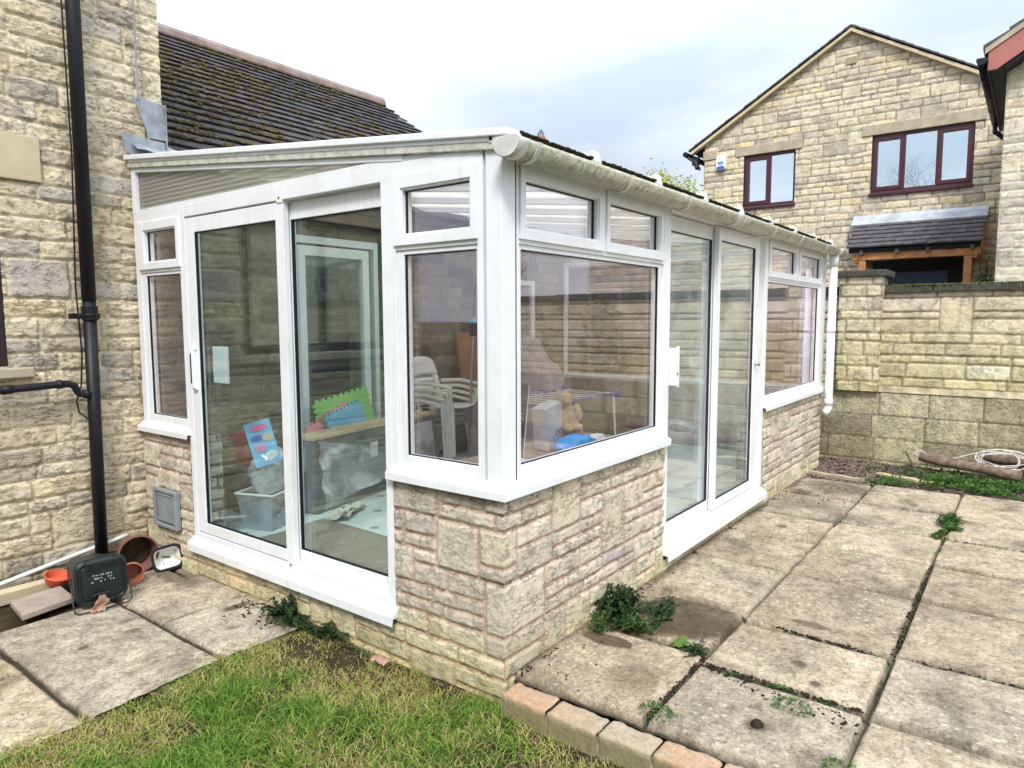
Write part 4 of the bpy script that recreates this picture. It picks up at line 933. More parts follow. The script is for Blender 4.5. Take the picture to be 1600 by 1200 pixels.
# ------------------------------------------------------------ garden wall at the end of the patio
def garden_wall():
    W = thing('garden_wall', 'weathered stone garden wall with capped pier and mossy concrete blocks below', 'wall', (5.8, 0, .1))
    inv = Matrix.Translation((-5.8, 0, -.1))
    def P(o):
        if o.parent == W: o.matrix_parent_inverse = inv
        return o
    y0, y1 = 4.8, -8.5
    b, n, L = line((5.8, y0), (5.8, y1))
    rws = [.125, .185, .10, .15, .125, .18, .09, .18]; k = sum(rws)
    lay = layout(14, [.9*r/ k for r in rws]+[.2], (.34, .56), jump=.02, fixed=[(y0+.94, y0+1.2, .74*.9/k*1.0, .9)], seed=6, jl=(.3, .45))
    us = np.concatenate([lin(0, 4.2, .04)[:-1], lin(4.2, 6.8, .011)[:-1], lin(6.8, L, .03)])
    P(wall('wall', M['boundary_stone'], W, us, lin(.88, 1.86, .011), lay, b, n, off=(0, -.90), rough=.004, depth=.014, joint=.007, edge=.008, seed=14, warp=.005, tilt=.008))
    # wider concrete block base
    b2, n2, L2 = line((5.745, y0), (5.745, y1))
    lay2 = layout(14, [.20, .235, .235, .25], (.44, .48), jump=0, seed=8)
    P(wall('block_base', M['block_stone'], W, us, lin(-.05, .855, .012), lay2, b2, n2, off=(.1, .07), rough=.009, depth=.008, joint=.005, edge=.008, seed=15, warp=.003, tilt=.01, rs=14))
    mb = MB(); mb.add([(5.735, y0, .845), (5.735, y1, .845), (5.81, y1, .905), (5.81, y0, .905)], [(0, 1, 2, 3)]); P(mb.build('ledge', simple('mossy_ledge', (.36, .31, .20), .9, var=.5, scale=9, bump=.8, bd=.01), W))
    mb = MB(); mb.box(5.82, 6.05, y1, y0, -.1, 1.85); mb.box(5.77, 5.82, y1, y0, -.1, .84); P(mb.build('wall', M['boundary_stone'], W))
    # coping stones, mossy dark edges
    rng = random.Random(4); cap = stone_mat('mossy_coping', [(0., (.13, .115, .08)), (1., (.24, .215, .16))], (.1, .1, .08), dark=.8, pits=.9, bd=.012)
    y = y0; mb = MB()
    while y > y1:
        l = rng.uniform(.55, .72)
        if not (y-l < -.02 and y > -.45): z = rng.uniform(-.006, .008); a, c = y, y-l+.008
        else:
            z = 0; a, c = y, y-l+.008
            if c < -.02 < a: c = -.03 if a > .1 else c
            if c > -.45 and c < -.03: y -= l; continue
            if a <= -.02: a = -.455
        if a-c > .05: mb.box(5.755, 6.09, c, a, 1.845+z, 1.925+z)
        y -= l
    cpo = P(mb.build('coping', cap, W, bevel=.012))
    rs = np.random.RandomState(8); bv, bf = bm_ico(1); bv = np.array(bv); VV = []; FF = []; nn = 0
    for i in range(900):
        q_ = bv*(1+.4*(rs.rand(len(bv), 1)-.5))*np.array([rs.uniform(.01, .03), rs.uniform(.01, .04), rs.uniform(.004, .012)]); yy = rs.uniform(-3.2, .6)
        if -.47 < yy < 0: yy -= .5
        VV.append(q_+np.array([5.765+abs(rs.normal(0, .05)), yy, 1.925])); FF.append(np.array(bf)+nn); nn += len(bv)
    P(link('moss', np_mesh('moss', np.concatenate(VV), np.concatenate(FF)), M['green_moss'], cpo))
    # pier
    rows = [.12, .155, .11, .15, .085, .135, .09, .14, .12, .2]
    lay3 = layout(1.2, rows, (.15, .28), jump=0, seed=3); pts = [(5.82, -.035), (5.68, -.035), (5.68, -.435), (5.82, -.435)]
    for i in range(3):
        p0, p1 = pts[i], pts[i+1]
        # walk order puts the outward normal to the right
        b3, n3, L3 = line(p0, p1)
        if i == 0: b3, n3, L3 = line((5.82, -.035), (5.68, -.035)); n3 = lambda u: np.repeat(np.array([[0., 1.]]), len(u), 0)
        if i == 2: n3 = lambda u: np.repeat(np.array([[0., -1.]]), len(u), 0)
        P(wall('pier', M['boundary_stone'], W, lin(0, L3, .011), lin(.85, 2.02, .011), lay3, b3, n3, off=(.14*i, -.83), rough=.008, depth=.012, joint=.006, seed=19, edge=.012))
    mb = MB(); mb.box(5.695, 6.1, -.42, -.05, .85, 2.02); P(mb.build('pier', M['boundary_stone'], W))
    mb = MB(); mb.box(5.64, 6.14, -.48, .01, 2.015, 2.085); P(mb.build('pier_cap', cap, W, bevel=.014))
garden_wall()

# ------------------------------------------------------------ neighbouring gable house
def neighbour():
    N = thing('neighbour_house', 'tall stone gable house with two plum framed windows and slate porch', 'house', (13.5, 1.5, 1.0))
    inv = Matrix.Translation((-13.5, -1.5, -1.0))
    def P(o):
        if o.parent == N: o.matrix_parent_inverse = inv
        return o
    b, n, L = line((13.5, 4.60), (13.5, -2.6))
    wl = (2.575, 3.675, 4.055, 5.175); wr = (-.595, 1.125, 4.085, 5.215)
    rng = random.Random(5); rows = rows_to(7, [.135, .135, .145, .10], 4)
    lay = layout(7.3, rows, (.28, .50), jump=.10, seed=21, jl=(.32, .5))
    hole = [(4.6-w[1], 4.6-w[0], w[2], w[3]) for w in (wl, wr)]+[(4.6-3.86, 4.6-2.44, 5.175, 5.385), (4.6-1.31, 4.6+.76, 5.215, 5.425), (0, .30, 5.20, 5.40)]
    zr = lambda y: 7.34-.585*np.abs(y-1.57)
    P(wall('wall', M['gable_stone'], N, lin(0, L, .02), lin(.4, 7.36, .02), lay, b, n, off=(0, -.4), hole=hole, clip=lambda u, v: v < zr(4.6-u), rough=.007, depth=.016, joint=.008, edge=.009, seed=27, warp=.007, tilt=.012, rs=6))
    mb = MB(); F = lambda a, b_, x: (x, a, b_)
    mb.prism([(4.58, .4), (4.58, 5.5), (1.57, 7.28), (-2.6, 4.85), (-2.6, .4)], (13.9, 21), F=F); mb.box(13.53, 13.9, 3.7, 4.58, .4, 5.5); P(mb.build('wall', M['gable_stone'], N))
    for (a0, a1, z0, z1) in ((2.44, 3.86, 5.178, 5.383), (-.76, 1.31, 5.218, 5.423), (4.30, 4.62, 5.20, 5.40)):
        mb = MB(); mb.box(13.475, 13.65, a0, a1, z0, z1); P(mb.build('lintel', M['lintel'], N, bevel=.01))
    # roof
    y_e, z_e = 4.93, 5.44; sl = .585
    mb = MB(); rng = random.Random(1)
    k = 0; t = 0; LL = math.hypot(3.36, 3.36*sl)
    for side in (1, -1):
        for k in range(24):
            f0, f1 = k/24, (k+1)/24+.012
            ya = y_e+(1.57-y_e)*f0; yb = y_e+(1.57-y_e)*min(f1, 1); za = z_e+(1.57-y_e)*-sl*f0; zb = z_e+(1.57-y_e)*-sl*min(f1, 1)
            if side < 0: ya, yb = 3.14-ya, 3.14-yb
            d = .022+rng.uniform(0, .010)
            mb.prism([(ya, za-.01), (yb, zb-.01), (yb, zb+.015), (ya, za+d)], (13.36+rng.uniform(-.012, .012), 21), F=F)
    rf = P(mb.build('roof', M['slate'], N))
    mb = MB()
    for s in (1, -1):
        f = (lambda y: y) if s > 0 else (lambda y: 3.14-y)
        mb.prism([(f(4.90), 5.41), (f(1.57), 7.36), (f(1.57), 7.30), (f(4.86), 5.36)], (13.385, 13.52), F=F)
    mb.prism([(1.50, 7.30), (1.64, 7.30), (1.64, 7.42), (1.5, 7.42)], (13.40, 21), F=F)
    P(mb.build('verge', M['lintel_pale'], rf))
    mb = MB(); mb.tube([(13.30, 4.98, 5.36), (21, 4.98, 5.36)], .06, 10); mb.box(13.42, 13.50, 4.70, 4.86, 5.12, 5.30); mb.tube([(13.40, 4.78, 5.20), (13.36, 4.70, 5.02)], .05, 8); mb.tube([(13.4, 4.95, 5.3), (13.45, 4.75, 5.15), (13.45, 4.68, 5.0)], .03, 8)
    P(mb.build('gutter', M['black_plastic'], N))
    # windows
    def win(w, mull, sashes):
        mb = MB(); ring(mb, FG, w, (w[0]+.055, w[1]-.055, w[2]+.06, w[3]-.055), -.12, -.045)
        for m in mull: fb(mb, FG, m-.03, m+.03, w[2]+.06, w[3]-.055, -.12, -.045)
        o = P(mb.build('window', M['plum_frame'], N, bevel=.006))
        for s in sashes:
            m = MB(); ring(m, FG, (s[0], s[1], w[2]+.055, w[3]-.05), (s[0]+.06, s[1]-.06, w[2]+.125, w[3]-.115), -.10, -.03); P(m.build('sash', M['plum_frame'], o, bevel=.005))
        ed = sorted([w[0]+.05]+[m for m in mull]+[w[1]-.05])
        for a, c in zip(ed[:-1], ed[1:]):
            m = MB(); fb(m, FG, a, c, w[2]+.055, w[3]-.05, -.09, -.075); P(m.build('pane', M['far_glass'], o))
        m = MB(); fb(m, FG, w[0]-.02, w[1]+.02, w[2]-.06, w[2]-.004, -.10, .045); P(m.build('sill', M['plum_frame'], o, bevel=.008))
        m = MB(); fb(m, FG, w[0]-.1, w[1]+.1, w[2]-.1, w[3]+.1, -1.2, -1.1); P(m.build('dark_room', M['curtain'], o))
        return o
    o = win(wl, [3.13], [(3.14, 3.63)])
    m = MB(); fb(m, FG, 2.63, 2.76, 4.1, 5.15, -.22, -.20); P(m.build('curtain', M['white_plastic'], o))
    o = win(wr, [.56, -.02], [(.57, 1.08), (-.55, -.03)])
    m = MB(); fb(m, FG, -.50, -.38, 4.15, 4.5, -.2, -.15); P(m.build('white_box', M['white_plastic'], o))
    # alarm, vent
    m = MB(); m.prism([(4.075, 4.97), (4.10, 4.94), (4.27, 4.94), (4.295, 4.97), (4.295, 5.20), (4.26, 5.24), (4.11, 5.24), (4.075, 5.20)], (.0, .07), F=FG); al = P(m.build('alarm_box', M['white_plastic'], N, bevel=.01))
    m = MB(); fb(m, FG, 4.10, 4.27, 4.955, 5.01, .068, .076); fb(m, FG, 4.12, 4.25, 5.08, 5.11, .068, .076); P(m.build('emblem', simple('blue_plastic', (.03, .09, .42), .4), al))
    m = MB(); fb(m, FG, 4.14, 4.23, 5.02, 5.07, .068, .074); P(m.build('emblem', simple('pale_blue_plastic', (.35, .45, .6), .4), al))
    m = MB()
    for i in range(5):
        for j in range(4): fb(m, FG, 1.475+i*.038, 1.497+i*.038, 6.70+j*.03, 6.718+j*.03, .018, .024)
    fb(m, FG, 1.465, 1.66, 6.69, 6.82, .0, .019); P(m.build('air_vent', simple('vent_clay', (.40, .33, .22), .8), N))
    # porch
    FP = lambda a, b_, y: (a, y, b_)
    mb = MB(); rng = random.Random(7)
    x0, z0, x1, z1 = 12.46, 2.93, 13.5, 3.56; n = 7
    for k in range(n):
        fa, fb_ = k/n, (k+1)/n+.04
        y = 1.30
        while y > -.86:
            w = min(rng.uniform(.16, .26), y+.87); j = rng.uniform(0, .012)
            P0 = lambda f, h: (x0+(x1-x0)*f-h*.5, z0+(z1-z0)*f+h*.85)
            a, bb, c, d = P0(fa-.01, 0), P0(min(fb_, 1), -.01), P0(min(fb_, 1), .008), P0(fa-.01, .03+j)
            mb.prism([a, bb, c, d], (y-w+.006, y), F=FP); y -= w
    pr = P(mb.build('porch_roof', M['slate'], N))
    mb = MB(); mb.prism([(13.49, 3.52), (13.26, 3.43), (13.25, 3.455), (13.46, 3.60), (13.49, 3.66)], (-.88, 1.40), F=FP); P(mb.build('flashing', simple('pale_lead', (.42, .45, .50), .5, .2, var=.25, scale=5), pr))
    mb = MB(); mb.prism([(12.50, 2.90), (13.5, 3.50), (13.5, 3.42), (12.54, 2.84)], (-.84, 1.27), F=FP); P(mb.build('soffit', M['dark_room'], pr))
    mb = MB(); mb.box(12.58, 12.70, -.80, 1.22, 2.70, 2.83); mb.box(12.6, 13.5, 1.08, 1.20, 2.66, 2.80); mb.box(12.6, 13.5, -.80, -.68, 2.66, 2.80)
    mb.prism([(12.60, 2.70), (12.60, 2.83), (12.52, 2.90), (13.5, 3.46), (13.5, 2.70)], (-.84, -.80), F=FP)
    P(mb.build('beam', M['oak'], pr, bevel=.008))
    for y in (1.04, -.66): mb = MB(); mb.box(12.59, 12.69, y-.06, y+.06, .9, 2.70); P(mb.build('post', M['oak'], pr, bevel=.008))
    for y in (1.05, .45, -.05, -.72): mb = MB(); mb.box(12.50, 12.57, y-.03, y+.03, 2.80, 2.88); P(mb.build('rafter_end', M['bark'], pr))
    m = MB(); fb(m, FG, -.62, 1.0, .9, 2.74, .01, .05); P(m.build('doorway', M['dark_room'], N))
    m = MB(); fb(m, FG, -.30, .78, .9, 2.50, .05, .09)
    for i in range(6): fb(m, FG, -.26+i*.17, -.12+i*.17, .95, 2.45, .09, .10)
    P(m.build('door', M['navy'], N, bevel=.004))
neighbour()

def second_house():
    N = thing('second_house', 'pale stone house at right edge with red bargeboard and black gutter', 'house', (9.5, -1.2, 1.0))
    inv = Matrix.Translation((-9.5, 1.2, -1.0))
    def P(o):
        if o.parent == N: o.matrix_parent_inverse = inv
        return o
    rows = rows_to(7, [.10, .115, .13], 14); lay = layout(5, rows, (.24, .46), jump=.10, seed=31)
    b, n, L = line((9.5, -1.20), (9.5, -5.2))
    zr = lambda y: 5.0+.61*(-1.0-y)
    P(wall('wall', M['pale_stone'], N, np.concatenate([lin(0, 1, .013)[:-1], lin(1, L, .05)]), lin(.5, 7.4, .014), lay, b, n, off=(0, -.5), clip=lambda u, v: v < zr(-1.2-u)-.05, rough=.007, depth=.010, joint=.008, edge=.01, seed=41, warp=.005, tilt=.02))
    mb = MB(); mb.box(9.53, 13.0, -5.2, -1.205, .5, 4.9); P(mb.build('wall', M['pale_stone'], N))
    F = lambda a, b_, x: (x, a, b_)
    # roof slab with dark soffit
    mb = MB(); mb.prism([(-.98, zr(-.98)+.10), (-5.6, zr(-5.6)+.10), (-5.6, zr(-5.6)+.15), (-.98, zr(-.98)+.15)], (9.15, 13.0), F=F)
    rng = random.Random(3)
    for k in range(16):
        y = -.94-k*.27; mb.prism([(y, zr(y)+.150), (y-.28, zr(y-.28)+.150), (y-.28, zr(y-.28)+.17), (y, zr(y)+.20+rng.uniform(0, .01))], (9.13+rng.uniform(-.01, .01), 13.0), F=F)
    rf = P(mb.build('roof', M['slate'], N))
    mb = MB(); mb.prism([(-.96, zr(-.96)+.075), (-5.4, zr(-5.4)+.075), (-5.4, zr(-5.4)+.145), (-.96, zr(-.96)+.148)], (9.135, 9.20), F=F); P(mb.build('verge', M['lintel'], rf))
    mb = MB(); mb.prism([(-1.0, 4.84), (-1.10, 4.84), (-5.2, zr(-5.2)-.16), (-5.2, zr(-5.2)+.08), (-1.0, zr(-1.0)+.08)], (9.155, 9.19), F=F); P(mb.build('bargeboard', M['red_board'], N, bevel=.004))
    mb = MB(); mb.prism([(-1.0, 4.86), (-1.2, 4.86), (-5.2, 7.25), (-5.2, 7.4), (-1.0, zr(-1.0)+.05)], (9.19, 13.0), F=F)
    mb.box(9.19, 13.0, -1.02, -.99, 4.84, 5.05); P(mb.build('soffit', M['black_plastic'], N))
    mb = MB(); n_ = 12
    a = lambda x: [(x, -.935+.058*math.cos(t), 4.985+.058*math.sin(t)) for t in np.linspace(math.pi, 2*math.pi, n_)]
    vs = a(9.12)+a(12.9); mb.add(vs, [(i, i+1, n_+i+1, n_+i) for i in range(n_-1)]); gt = P(mb.build('gutter', M['black_plastic'], N, smooth=True, solid=.006))
    for x in (9.13, 10.0, 10.9, 11.8):
        mb = MB(); q = [(-.935+.066*math.cos(t), 4.985+.066*math.sin(t)) for t in np.linspace(math.pi, 2*math.pi, n_)]; mb.prism(q+[(-.88, 4.985+.02), (-.99, 5.0)], (x-.02, x+.03), F=F); P(mb.build('bracket', M['black_plastic'], gt))
    mb = MB(); mb.tube([(12.7, -.94, 4.95), (12.7, -.94, 4.80), (12.7, -1.14, 4.60), (12.7, -1.15, 2.0)], .04, 10); P(mb.build('downpipe', M['black_plastic'], gt))
second_house()

# ------------------------------------------------------------ trees and shrubs
def tree(name, label, cat, loc, height, spread, mat, nleaf, lsize, seed, depth=5, twig=.012, lean=0, group=None, trunk_r=.12, up=.35, first=.25):
    rng = random.Random(seed); T = thing(name, label, cat, loc, group=group)
    mb = MB(); tips = []
    def grow(p, d, L, r, k):
        n = 4; pts = [p]; rr = [r]; q = p.copy(); dd = d.copy()
        for i in range(n):
            dd = (dd+Vector((rng.gauss(0, .13), rng.gauss(0, .13), rng.gauss(.03, .08)))).normalized(); q = q+dd*L/n; pts.append(q.copy()); rr.append(max(.003, r*(1-.42*(i+1)/n)))
            if k <= 2: tips.append((q.copy(), k))
        mb.tube(pts, rr, 6 if r > .03 else (4 if r > .01 else 3), cap=False)
        if k == 0: return
        for j in range(rng.choice([2, 3, 3]) if k < depth else 5):
            t = rng.uniform(.45, 1.0); i = min(n, max(1, int(t*n))); a = rng.random()*6.283
            s = Vector((math.cos(a), math.sin(a), up+rng.uniform(-.2, .5))).normalized()
            grow(pts[i], (dd*.55+s*.8*spread).normalized(), L*rng.uniform(.6, .8), rr[i]*.62, k-1)
    grow(Vector((0, 0, 0)), Vector((lean, 0, 1)).normalized(), height*first, trunk_r, depth)
    mb.build('trunk', M['bark'], T)
    if nleaf:
        L = ([], [], [])
        for i in range(nleaf):
            p, k = rng.choice(tips); p = p+Vector((rng.gauss(0, 1), rng.gauss(0, 1), rng.gauss(0, 1)))*lsize*1.6
            d = Vector((rng.gauss(0, 1), rng.gauss(0, 1), rng.gauss(0, .7))).normalized(); sd = d.cross(Vector((rng.gauss(0, 1), rng.gauss(0, 1), 1))).normalized(); b = len(L[0]); s = lsize*rng.uniform(.6, 1.3)
            L[0].extend([p, p+d*s*.5+sd*s*.3, p+d*s, p+d*s*.5-sd*s*.3]); L[1].append((b, b+1, b+2, b+3)); L[2].extend([min(1, max(0, rng.gauss(.5, .3)))]*4)
        leaves_obj('crown', L, M[mat], T)
    return T
tree('deciduous_tree', 'distant tree with fresh yellow green leaves behind the gable house', 'tree', (30, 12.1, .5), 16, .75, 'spring', 7000, .15, 5, depth=6, trunk_r=.16, first=.24)
tree('bare_tree', 'bare branched garden tree beyond the wall, seen only as a reflection', 'tree', (10.5, -9.5, 0), 8.5, .9, 'spring', 0, .05, 8, depth=6, trunk_r=.14)

tree('bare_tree', 'tall bare tree behind the photographer, mirrored in the gable windows', 'tree', (-14, 4.6, 0), 20, .9, 'spring', 0, .05, 15, depth=6, trunk_r=.2)

def shrub(name, label, cat, loc, rx, ry, h, mat, n, size, seed, group=None, stems=9):
    rng = random.Random(seed); T = thing(name, label, cat, loc, group=group); L = ([], [], []); mb = MB()
    for i in range(stems):
        a = rng.random()*6.283; q = math.sqrt(rng.random())*.8; hh = h*rng.uniform(.6, 1)*(1-.35*q)
        tip = Vector((math.cos(a)*rx*q, math.sin(a)*ry*q, hh)); mb.tube([(tip.x*.15, tip.y*.15, 0), (tip.x*.5, tip.y*.5, hh*.5), tuple(tip)], [max(.002, h*.012), max(.0015, h*.008), max(.001, h*.003)], 4)
        for j in range(n//stems):
            t = rng.random()**.7; p = Vector((tip.x*t, tip.y*t, hh*t))+Vector((rng.gauss(0, rx*.16), rng.gauss(0, ry*.16), rng.gauss(0, h*.05))); p.z = max(.004, p.z)
            d = Vector((rng.gauss(0, 1), rng.gauss(0, 1), rng.gauss(.1, .6))).normalized(); sd = d.cross(Vector((rng.gauss(0, .5), rng.gauss(0, .5), 1))).normalized(); s = size*rng.uniform(.5, 1.3); b = len(L[0])
            L[0].extend([p, p+d*s*.5+sd*s*.3, p+d*s, p+d*s*.5-sd*s*.3, p+d*s*.5-Vector((0, 0, s*.1))]); L[1].extend([(b, b+1, b+4), (b+1, b+2, b+4), (b+2, b+3, b+4), (b+3, b, b+4)]); L[2].extend([min(1, max(0, rng.gauss(.45, .28)))]*5)
    mb.build('stem', M['bark'], T); leaves_obj('foliage', L, M[mat], T); return T
shrub('shrub', 'tall leafy shrub with ochre tips seen through the glass beyond the conservatory', 'shrub', (5.54, 2.70, .08), .17, .34, 1.95, 'ochre', 14000, .085, 3, stems=34)
shrub('shrub', 'low dark evergreen shrub beyond the end of the conservatory', 'shrub', (5.56, 3.7, .08), .2, .8, 1.15, 'ivy', 6000, .06, 6, stems=30)
shrub('climbing_plant', 'bushy green climber beside the oak porch post', 'plant', (12.45, -.93, 1.0), .16, .16, 1.75, 'weed', 1600, .07, 2, stems=10)
shrub('hedge_plant', 'small green plant behind the conservatory downpipe', 'plant', (5.62, .22, .1), .10, .16, 1.85, 'weed', 1100, .05, 12, stems=10)

def weed(name, label, loc, spread, h, n, size, mat, seed, cat='weed', group=None, stems=12):
    """straggly weed: arching stems with pairs of unequal leaflets"""
    rng = random.Random(seed); T = thing(name, label, cat, loc, group=group); L = ([], [], []); mb = MB()
    for i in range(stems*2):
        a = rng.random()*6.283; q = rng.uniform(.25, 1.15); ex, ey = math.cos(a)*spread[0]*q, math.sin(a)*spread[1]*q; hh = h*rng.uniform(.35, 1.05)*(1.15-.75*min(1, q))
        ox, oy = rng.gauss(0, spread[0]*.18), rng.gauss(0, spread[1]*.18); pts = []
        for k in range(7):
            t = k/6; pts.append(Vector((ox+ex*t+rng.gauss(0, .004), oy+ey*t+rng.gauss(0, .004), .003+hh*math.sin(t*2.3)*(1.0 if t < .7 else .95))))
        mb.tube(pts, [.0016]*4+[.0012]*3, 3, cap=False); m = max(4, n//(stems*3)); base = rng.random()*.5
        for j in range(m):
            t = .15+.85*j/m; k = min(5, int(t*6)); p = pts[k].lerp(pts[k+1], t*6-k); dd = (pts[k+1]-pts[k]).normalized(); s = size*rng.uniform(.6, 1.7)*(1.25-.7*t)
            for sg in (-1, 1):
                side = dd.cross(Vector((0, 0, 1))).normalized()*sg; d = (side+dd*.7+Vector((0, 0, rng.uniform(-.3, .5)))).normalized(); w = d.cross(Vector((rng.gauss(0, .3), rng.gauss(0, .3), 1))).normalized(); b = len(L[0])
                L[0].extend([p, p+d*s*.45+w*s*.24, p+d*s, p+d*s*.5-w*s*.24, p+d*s*.5-Vector((0, 0, s*.1))]); L[1].extend([(b, b+1, b+4), (b+1, b+2, b+4), (b+2, b+3, b+4), (b+3, b, b+4)]); v_ = min(1, base+rng.random()*.45); L[2].extend([v_]*5)
    mb.build('stem', M['weed_stem'], T); leaves_obj('foliage', L, M[mat], T); return T
def weeds():
    weed('weed', 'large dark green weed growing from the foot of the dwarf wall', (.84, -.10, .10), (.17, .12), .20, 2800, .019, 'ivy', 4, stems=32)
    weed('weed', 'trailing dark green weed shoot spreading from the big clump', (.98, -.26, .10), (.26, .07), .06, 1000, .016, 'ivy', 5, stems=14)
    weed('weed', 'mid green feathery sprig beside the wet patch', (.72, -.24, .10), (.06, .10), .10, 420, .018, 'weed', 6)
    weed('weed', 'small sprig of weed over the slab joint beside the smaller damp patch', (.62, -.09, .10), (.05, .05), .13, 170, .018, 'weed', 7, stems=7)
    weed('weed', 'dark tuft of weed at the crossing of the wide slab joints', (.70, -.56, .10), (.06, .06), .05, 340, .014, 'ivy', 8)
    weed('weed', 'green clump of weed in the far joint of the patio slabs', (3.62, -1.27, .10), (.24, .07), .08, 700, .028, 'weed', 9, stems=20)
    weed('weed', 'yellow green moss clump spreading beside the far patio joint weed', (3.28, -1.24, .10), (.14, .05), .05, 350, .020, 'ochre', 10)
    weed('weed', 'dark leafy weed where paving meets wall and lawn', (-.06, 1.43, .0), (.13, .20), .13, 2200, .016, 'ivy', 11, stems=22)
    weed('weed', 'straggly dark weed low against the plinth beside the lawn', (-.06, 1.12, .0), (.06, .30), .07, 1200, .015, 'ivy', 12, stems=18)
    # dandelion-like rosette
    T = thing('dandelion', 'pale green leafy rosette growing in the slab joint', 'weed', (.72, -.47, .105)); rng = random.Random(2); mb = MB(); L = ([], [], [])
    for i in range(13):
        a = i*2.4; ln = rng.uniform(.03, .06); b = len(L[0]); e = rng.uniform(.2, .9); n = 6
        for j in range(n+1):
            t = j/n; r = ln*t; z = math.sin(t*2.2)*ln*.5*e; w = ln*(.05+.2*math.sin(math.pi*t**1.3))*(1+.35*(j % 2)); c, s = math.cos(a), math.sin(a)
            L[0].extend([Vector((c*r-s*w, s*r+c*w, z)), Vector((c*r+s*w, s*r-c*w, z))]); L[2].extend([.85, .85])
        for j in range(n): L[1].append((b+2*j, b+2*j+1, b+2*j+3, b+2*j+2))
    leaves_obj('leaf', L, M['weed'], T)
weeds()

# ------------------------------------------------------------ far bed
def bed():
    x, y = np.meshgrid(lin(4.3, 5.8, .015), lin(-5, .35, .018))
    z = .075+fbm(x*5, y*5, 5, 50)*.02+.03*sst(4.7, 5.6, x)-.03*(x < 4.6)
    idx = np.arange(x.size).reshape(x.shape); F = np.stack([idx[:-1, :-1], idx[:-1, 1:], idx[1:, 1:], idx[1:, :-1]], -1).reshape(-1, 4)
    tag(link('flower_bed', np_mesh('flower_bed', np.stack([x, y, z], -1).reshape(-1, 3), F), M['chips']), kind='structure')
    mb = MB(); mb.box(5.27, 5.8, .02, 4.8, -.5, .10); tag(mb.build('side_path', M['chips']), kind='structure')
    rng = random.Random(9); L = ([], [], [])
    for i in range(330):
        yy = rng.uniform(-2.6, -.42); xx = rng.uniform(4.82, 5.62)
        if yy > -.95 and rng.random() < .75: continue
        if xx > 5.35 and rng.random() < .5: continue
        tuft(L, xx, yy, .085+.03*(xx-4.8), .09, .08, rng.uniform(.03, .07), 34, .03, rng, .8)
    for i in range(12): tuft(L, rng.uniform(4.75, 5.0), rng.uniform(-.85, -.45), .08, .09, .07, .06, 30, .028, rng, .8)
    tag(leaves_obj('ground_cover', L, M['weed']), kind='stuff')
    # bark chips
    V = []; F = []; bv, bf = bm_ico(1)
    for i in range(1500):
        cx, cy = rng.uniform(4.62, 5.72), rng.uniform(-.55, .02)
        if rng.random() < .3: cx, cy = rng.uniform(4.7, 5.7), rng.uniform(-2.4, -.5)
        s = rng.uniform(.006, .02); a = rng.random()*6.28; ca, sa = math.cos(a), math.sin(a); b = len(V); l = rng.uniform(1, 2.4)
        for p in bv: px, py = p[0]*s*l, p[1]*s*.7; V.append((cx+px*ca-py*sa, cy+px*sa+py*ca, .085+.03*(cx-4.7)+p[2]*s*.4+.006))
        F.extend([tuple(j+b for j in f) for f in bf])
    tag(link('bark_chips', np_mesh('bark_chips', V, F, smooth=False), simple('chip', (.17, .12, .10), .9, var=.6, scale=30)), kind='stuff')
    # edging strips
    def strip(p0, p1, w, h, mat, label):
        mb = MB(); p0 = Vector(p0); p1 = Vector(p1); d = (p1-p0).normalized(); s = Vector((-d.y, d.x, 0))*w/2; u = Vector((0, 0, h)); n = 8; vs = []
        for i in range(n+1):
            p = p0.lerp(p1, i/n)+Vector((0, 0, math.sin(i*1.7)*.004)); vs += [p-s, p+s, p+s+u, p-s+u]
        mb.add(vs, [(4*i+k, 4*i+(k+1) % 4, 4*i+4+(k+1) % 4, 4*i+4+k) for i in range(n) for k in range(4)]+[(0, 1, 2, 3), (4*n, 4*n+1, 4*n+2, 4*n+3)])
        tag(mb.build('edging_board', mat, bevel=.004), label, 'edging')
    strip((4.86, .0, .085), (4.80, -.50, .085), .06, .035, M['lintel'], 'grey concrete edging strip beside the end of the stone wall')
    strip((5.16, -.55, .09), (5.02, -1.02, .09), .07, .03, simple('pale_timber', (.46, .38, .22), .8), 'pale yellow timber edging strip lying in the weeds')
    # logs, stick, white cable
    g = simple('log_bark', (.22, .155, .12), .9, var=.5, scale=24, bump=1., bd=.012)
    def log(p0, p1, r, label, seed):
        rng = random.Random(seed); mb = MB(); n = 12; p0 = Vector(p0); p1 = Vector(p1)
        mb.tube([p0.lerp(p1, i/n)+Vector((0, rng.gauss(0, .004), rng.gauss(0, .005))) for i in range(n+1)], [r*rng.uniform(.88, 1.1) for _ in range(n+1)], 12); tag(mb.build('log', g, smooth=True), label, 'log')
    log((5.56, -.86, .245), (5.40, -1.66, .185), .05, 'long rough brown log lying on the weeds by the wall', 1)
    log((5.66, -1.38, .30), (5.62, -2.3, .28), .06, 'shorter thicker log behind the white cable', 2)
    mb = MB(); mb.tube([(5.64, -.72, .27), (5.5, -.80, .17), (5.42, -.86, .09)], [.008, .014, .020], 6); mb.tube([(5.5, -.80, .17), (5.52, -.68, .12)], [.01, .006], 5); mb.tube([(5.5, -.80, .17), (5.52, -.60, .10)], [.02, .008], 5)
    tag(mb.build('broken_branch', M['bark']), 'forked broken branch sticking up beside the log', 'branch')
    mb = MB(); pts = []; rng = random.Random(31)
    for i in range(150):
        t = i/150; a = t*2*math.pi*5.3
        pts.append((5.50-.02*math.sin(a*.7)+.02*math.cos(a*2.3), -1.50+(.20+.05*math.sin(t*17))*math.cos(a)*(1-.2*t), .30+(.075+.03*math.sin(t*23))*math.sin(a)))
    mb.tube(pts, .0035, 5)
